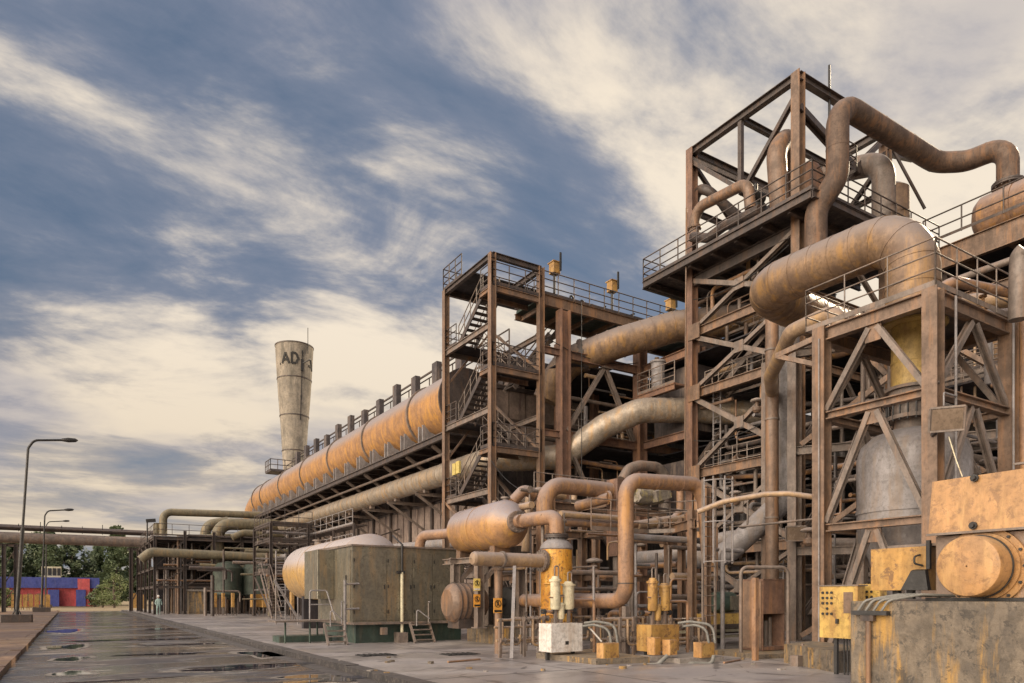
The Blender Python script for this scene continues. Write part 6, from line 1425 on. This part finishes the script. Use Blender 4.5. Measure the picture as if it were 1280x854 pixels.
for i in range(34):
    x = ra.uniform(20.8, 24); y = ra.uniform(7.5, 13.5); z = ra.uniform(.5, 8.5); ln = ra.uniform(1, 3)
    k_ = i % 3
    pts = [(x, y, z), (x, y + ln, z)] if k_ == 0 else [(x, y, z), (x + ln, y, z), (x + ln, y, z + 1)] if k_ == 1 else [(x, y, z), (x, y, z + ln)]
    solo('pipe', MB().tube(pts, ra.uniform(.03, .13), 8, True, .25), pick('pipe_grey', 'steel_grey', 'pipe', 'steel'), 'small pipe run seen through the nearest frame on its right', 'pipe', 'small pipes seen through the nearest frame')
for i, (a, b, z) in enumerate((((26.9, 19.6), (26.9, 24.8), 3.95), ((26.9, 19.6), (26.9, 24.8), 7.85), ((26.9, 19.6), (26.9, 24.8), 11.85), ((21.6, 29.4), (26, 29.4), 5.65), ((21.6, 29.4), (26, 29.4), 9.9), ((21.2, 12.6), (21.2, 8), 4.6), ((21.2, 12.6), (26, 12.6), 6.9))):
    m = MB(); m.box(min(a[0], b[0]) - .02, min(a[1], b[1]) - .02, z - .06, max(a[0], b[0]) + .7, max(a[1], b[1]) + .6, z - .01); lab = ('first', 'second', 'third')[i % 3] + ' lattice-face catwalk up the tall tower' if i < 3 else ('lower catwalk in the shaded centre bay', 'upper catwalk in the shaded centre bay', 'lower catwalk behind the nearest frame', 'upper catwalk behind the nearest frame')[i - 3]
    t = thing('catwalk', lab, 'walkway', (a[0], a[1], z)); m.build('deck', 'steel_dark', t); m = MB(); m.rail([(a[0], a[1], z), (b[0], b[1], z)], 1.05, .9, .024, (.33, .66)); m.build('railing', 'pale_steel', t)
for i, (x, y, z, d) in enumerate(((26.2, 28.75, 3.9, 'x'), (26.1, 22.2, 5.9, 'x'), (26.1, 21, 9.9, 'x'), (23.4, 28.8, 9.95, 'y'), (21.9, 15.4, 3.4, 'x'), (20.9, 9.2, 4.7, 'x'), (17.0, 19.4, 2.4, 'y'), (15.2, 19.0, 2.3, 'y'))):
    w_ = ['at the foot of the inner corner column', 'on the lower half of the tall tower face', 'at mid-height on the tall tower face', 'on the middle crossbeam of the centre bay', 'low on the slender columns', 'behind the right column of the nearest frame', 'under the square box column', 'between the orange vessel and main loop'][i]
    t = thing('control_valve', 'round-headed valve ' + w_, 'valve', (x, y, z)); MB().lathe((x, y, z), (0, 0, 1), [(0, .01), (0, .12), (.1, .2), (.25, .2), (.3, .08), (.5, .08), (.5, .01)], 16).build('body', 'steel', t)
    MB().lathe((x, y, z + .5), (0, 0, 1), [(0, .01), (0, .26), (.05, .3), (.1, .26), (.16, .1), (.17, .01)], 18).build('actuator', 'pale_steel', t)

ra = random.Random(17)
for i in range(18):
    q = at(ra.uniform(255, 345), 747, ra.uniform(58, 68)); z = ra.uniform(1.2, 6.4)
    pts = [(q.x, q.y, 0), (q.x, q.y, z + 1)] if i % 2 else [(q.x - 1.5, q.y, z), (q.x + 1.5, q.y, z), (q.x + 1.5, q.y, z + ra.choice((-1, 1)))]
    solo('pipe', MB().tube(pts, ra.uniform(.06, .16), 8, True, .3), pick('steel_dark', 'steel_grey', 'rack_pipe'), 'thin pipe standing or turning before the dark round vessels at far left', 'pipe', 'thin pipes before the far round vessels')
# ---------------------------------------------------------------- the smallest and most hidden of the loose pipes become one object
bpy.context.view_layer.update()
dg = bpy.context.evaluated_depsgraph_get()
loose = [o for o in C.objects if o.get('category') == 'pipe' and o.get('group') and o.parent is None and o.type == 'MESH']
total = sum(1 for o in C.objects if o.get('category') == 'pipe' and o.parent is None)
eye = Vector((0, 0, 1.6)); score = []
for o in loose:
    vs = o.data.vertices; st_ = max(1, len(vs) // 20); seen = 0; n = 0
    for v in list(vs)[::st_]:
        p = o.matrix_world @ v.co; d = p - eye; n += 1
        dep = d.x * S32 + d.y * C32; lat = d.x * C32 - d.y * S32
        if dep <= 0 or abs(lat / dep) > .74 or d.z / dep > .86: continue
        hit, loc, _, _, ob, _ = S.ray_cast(dg, eye, d.normalized(), distance=d.length + .1)
        if (not hit) or ob.name == o.name or (loc - eye).length > d.length - .03: seen += 1
    dd = (o.location - eye).length; sz = o.dimensions
    score.append((seen / n * max(sz) * sorted(sz)[0] / dd ** 2, o))
score.sort(key=lambda q: -q[0])
keep = 292 - (total - len(loose))
rest = MB()
for sc_, o in score[keep:]:
    rest.add([o.matrix_world @ v.co for v in o.data.vertices], [tuple(f.vertices) for f in o.data.polygons], True)
    bpy.data.objects.remove(o)
o = rest.build('small_pipes', 'steel_grey'); o['kind'] = 'stuff'; o['label'] = 'mass of small hidden pipes deep inside the plant structures'; o['category'] = 'small pipes'
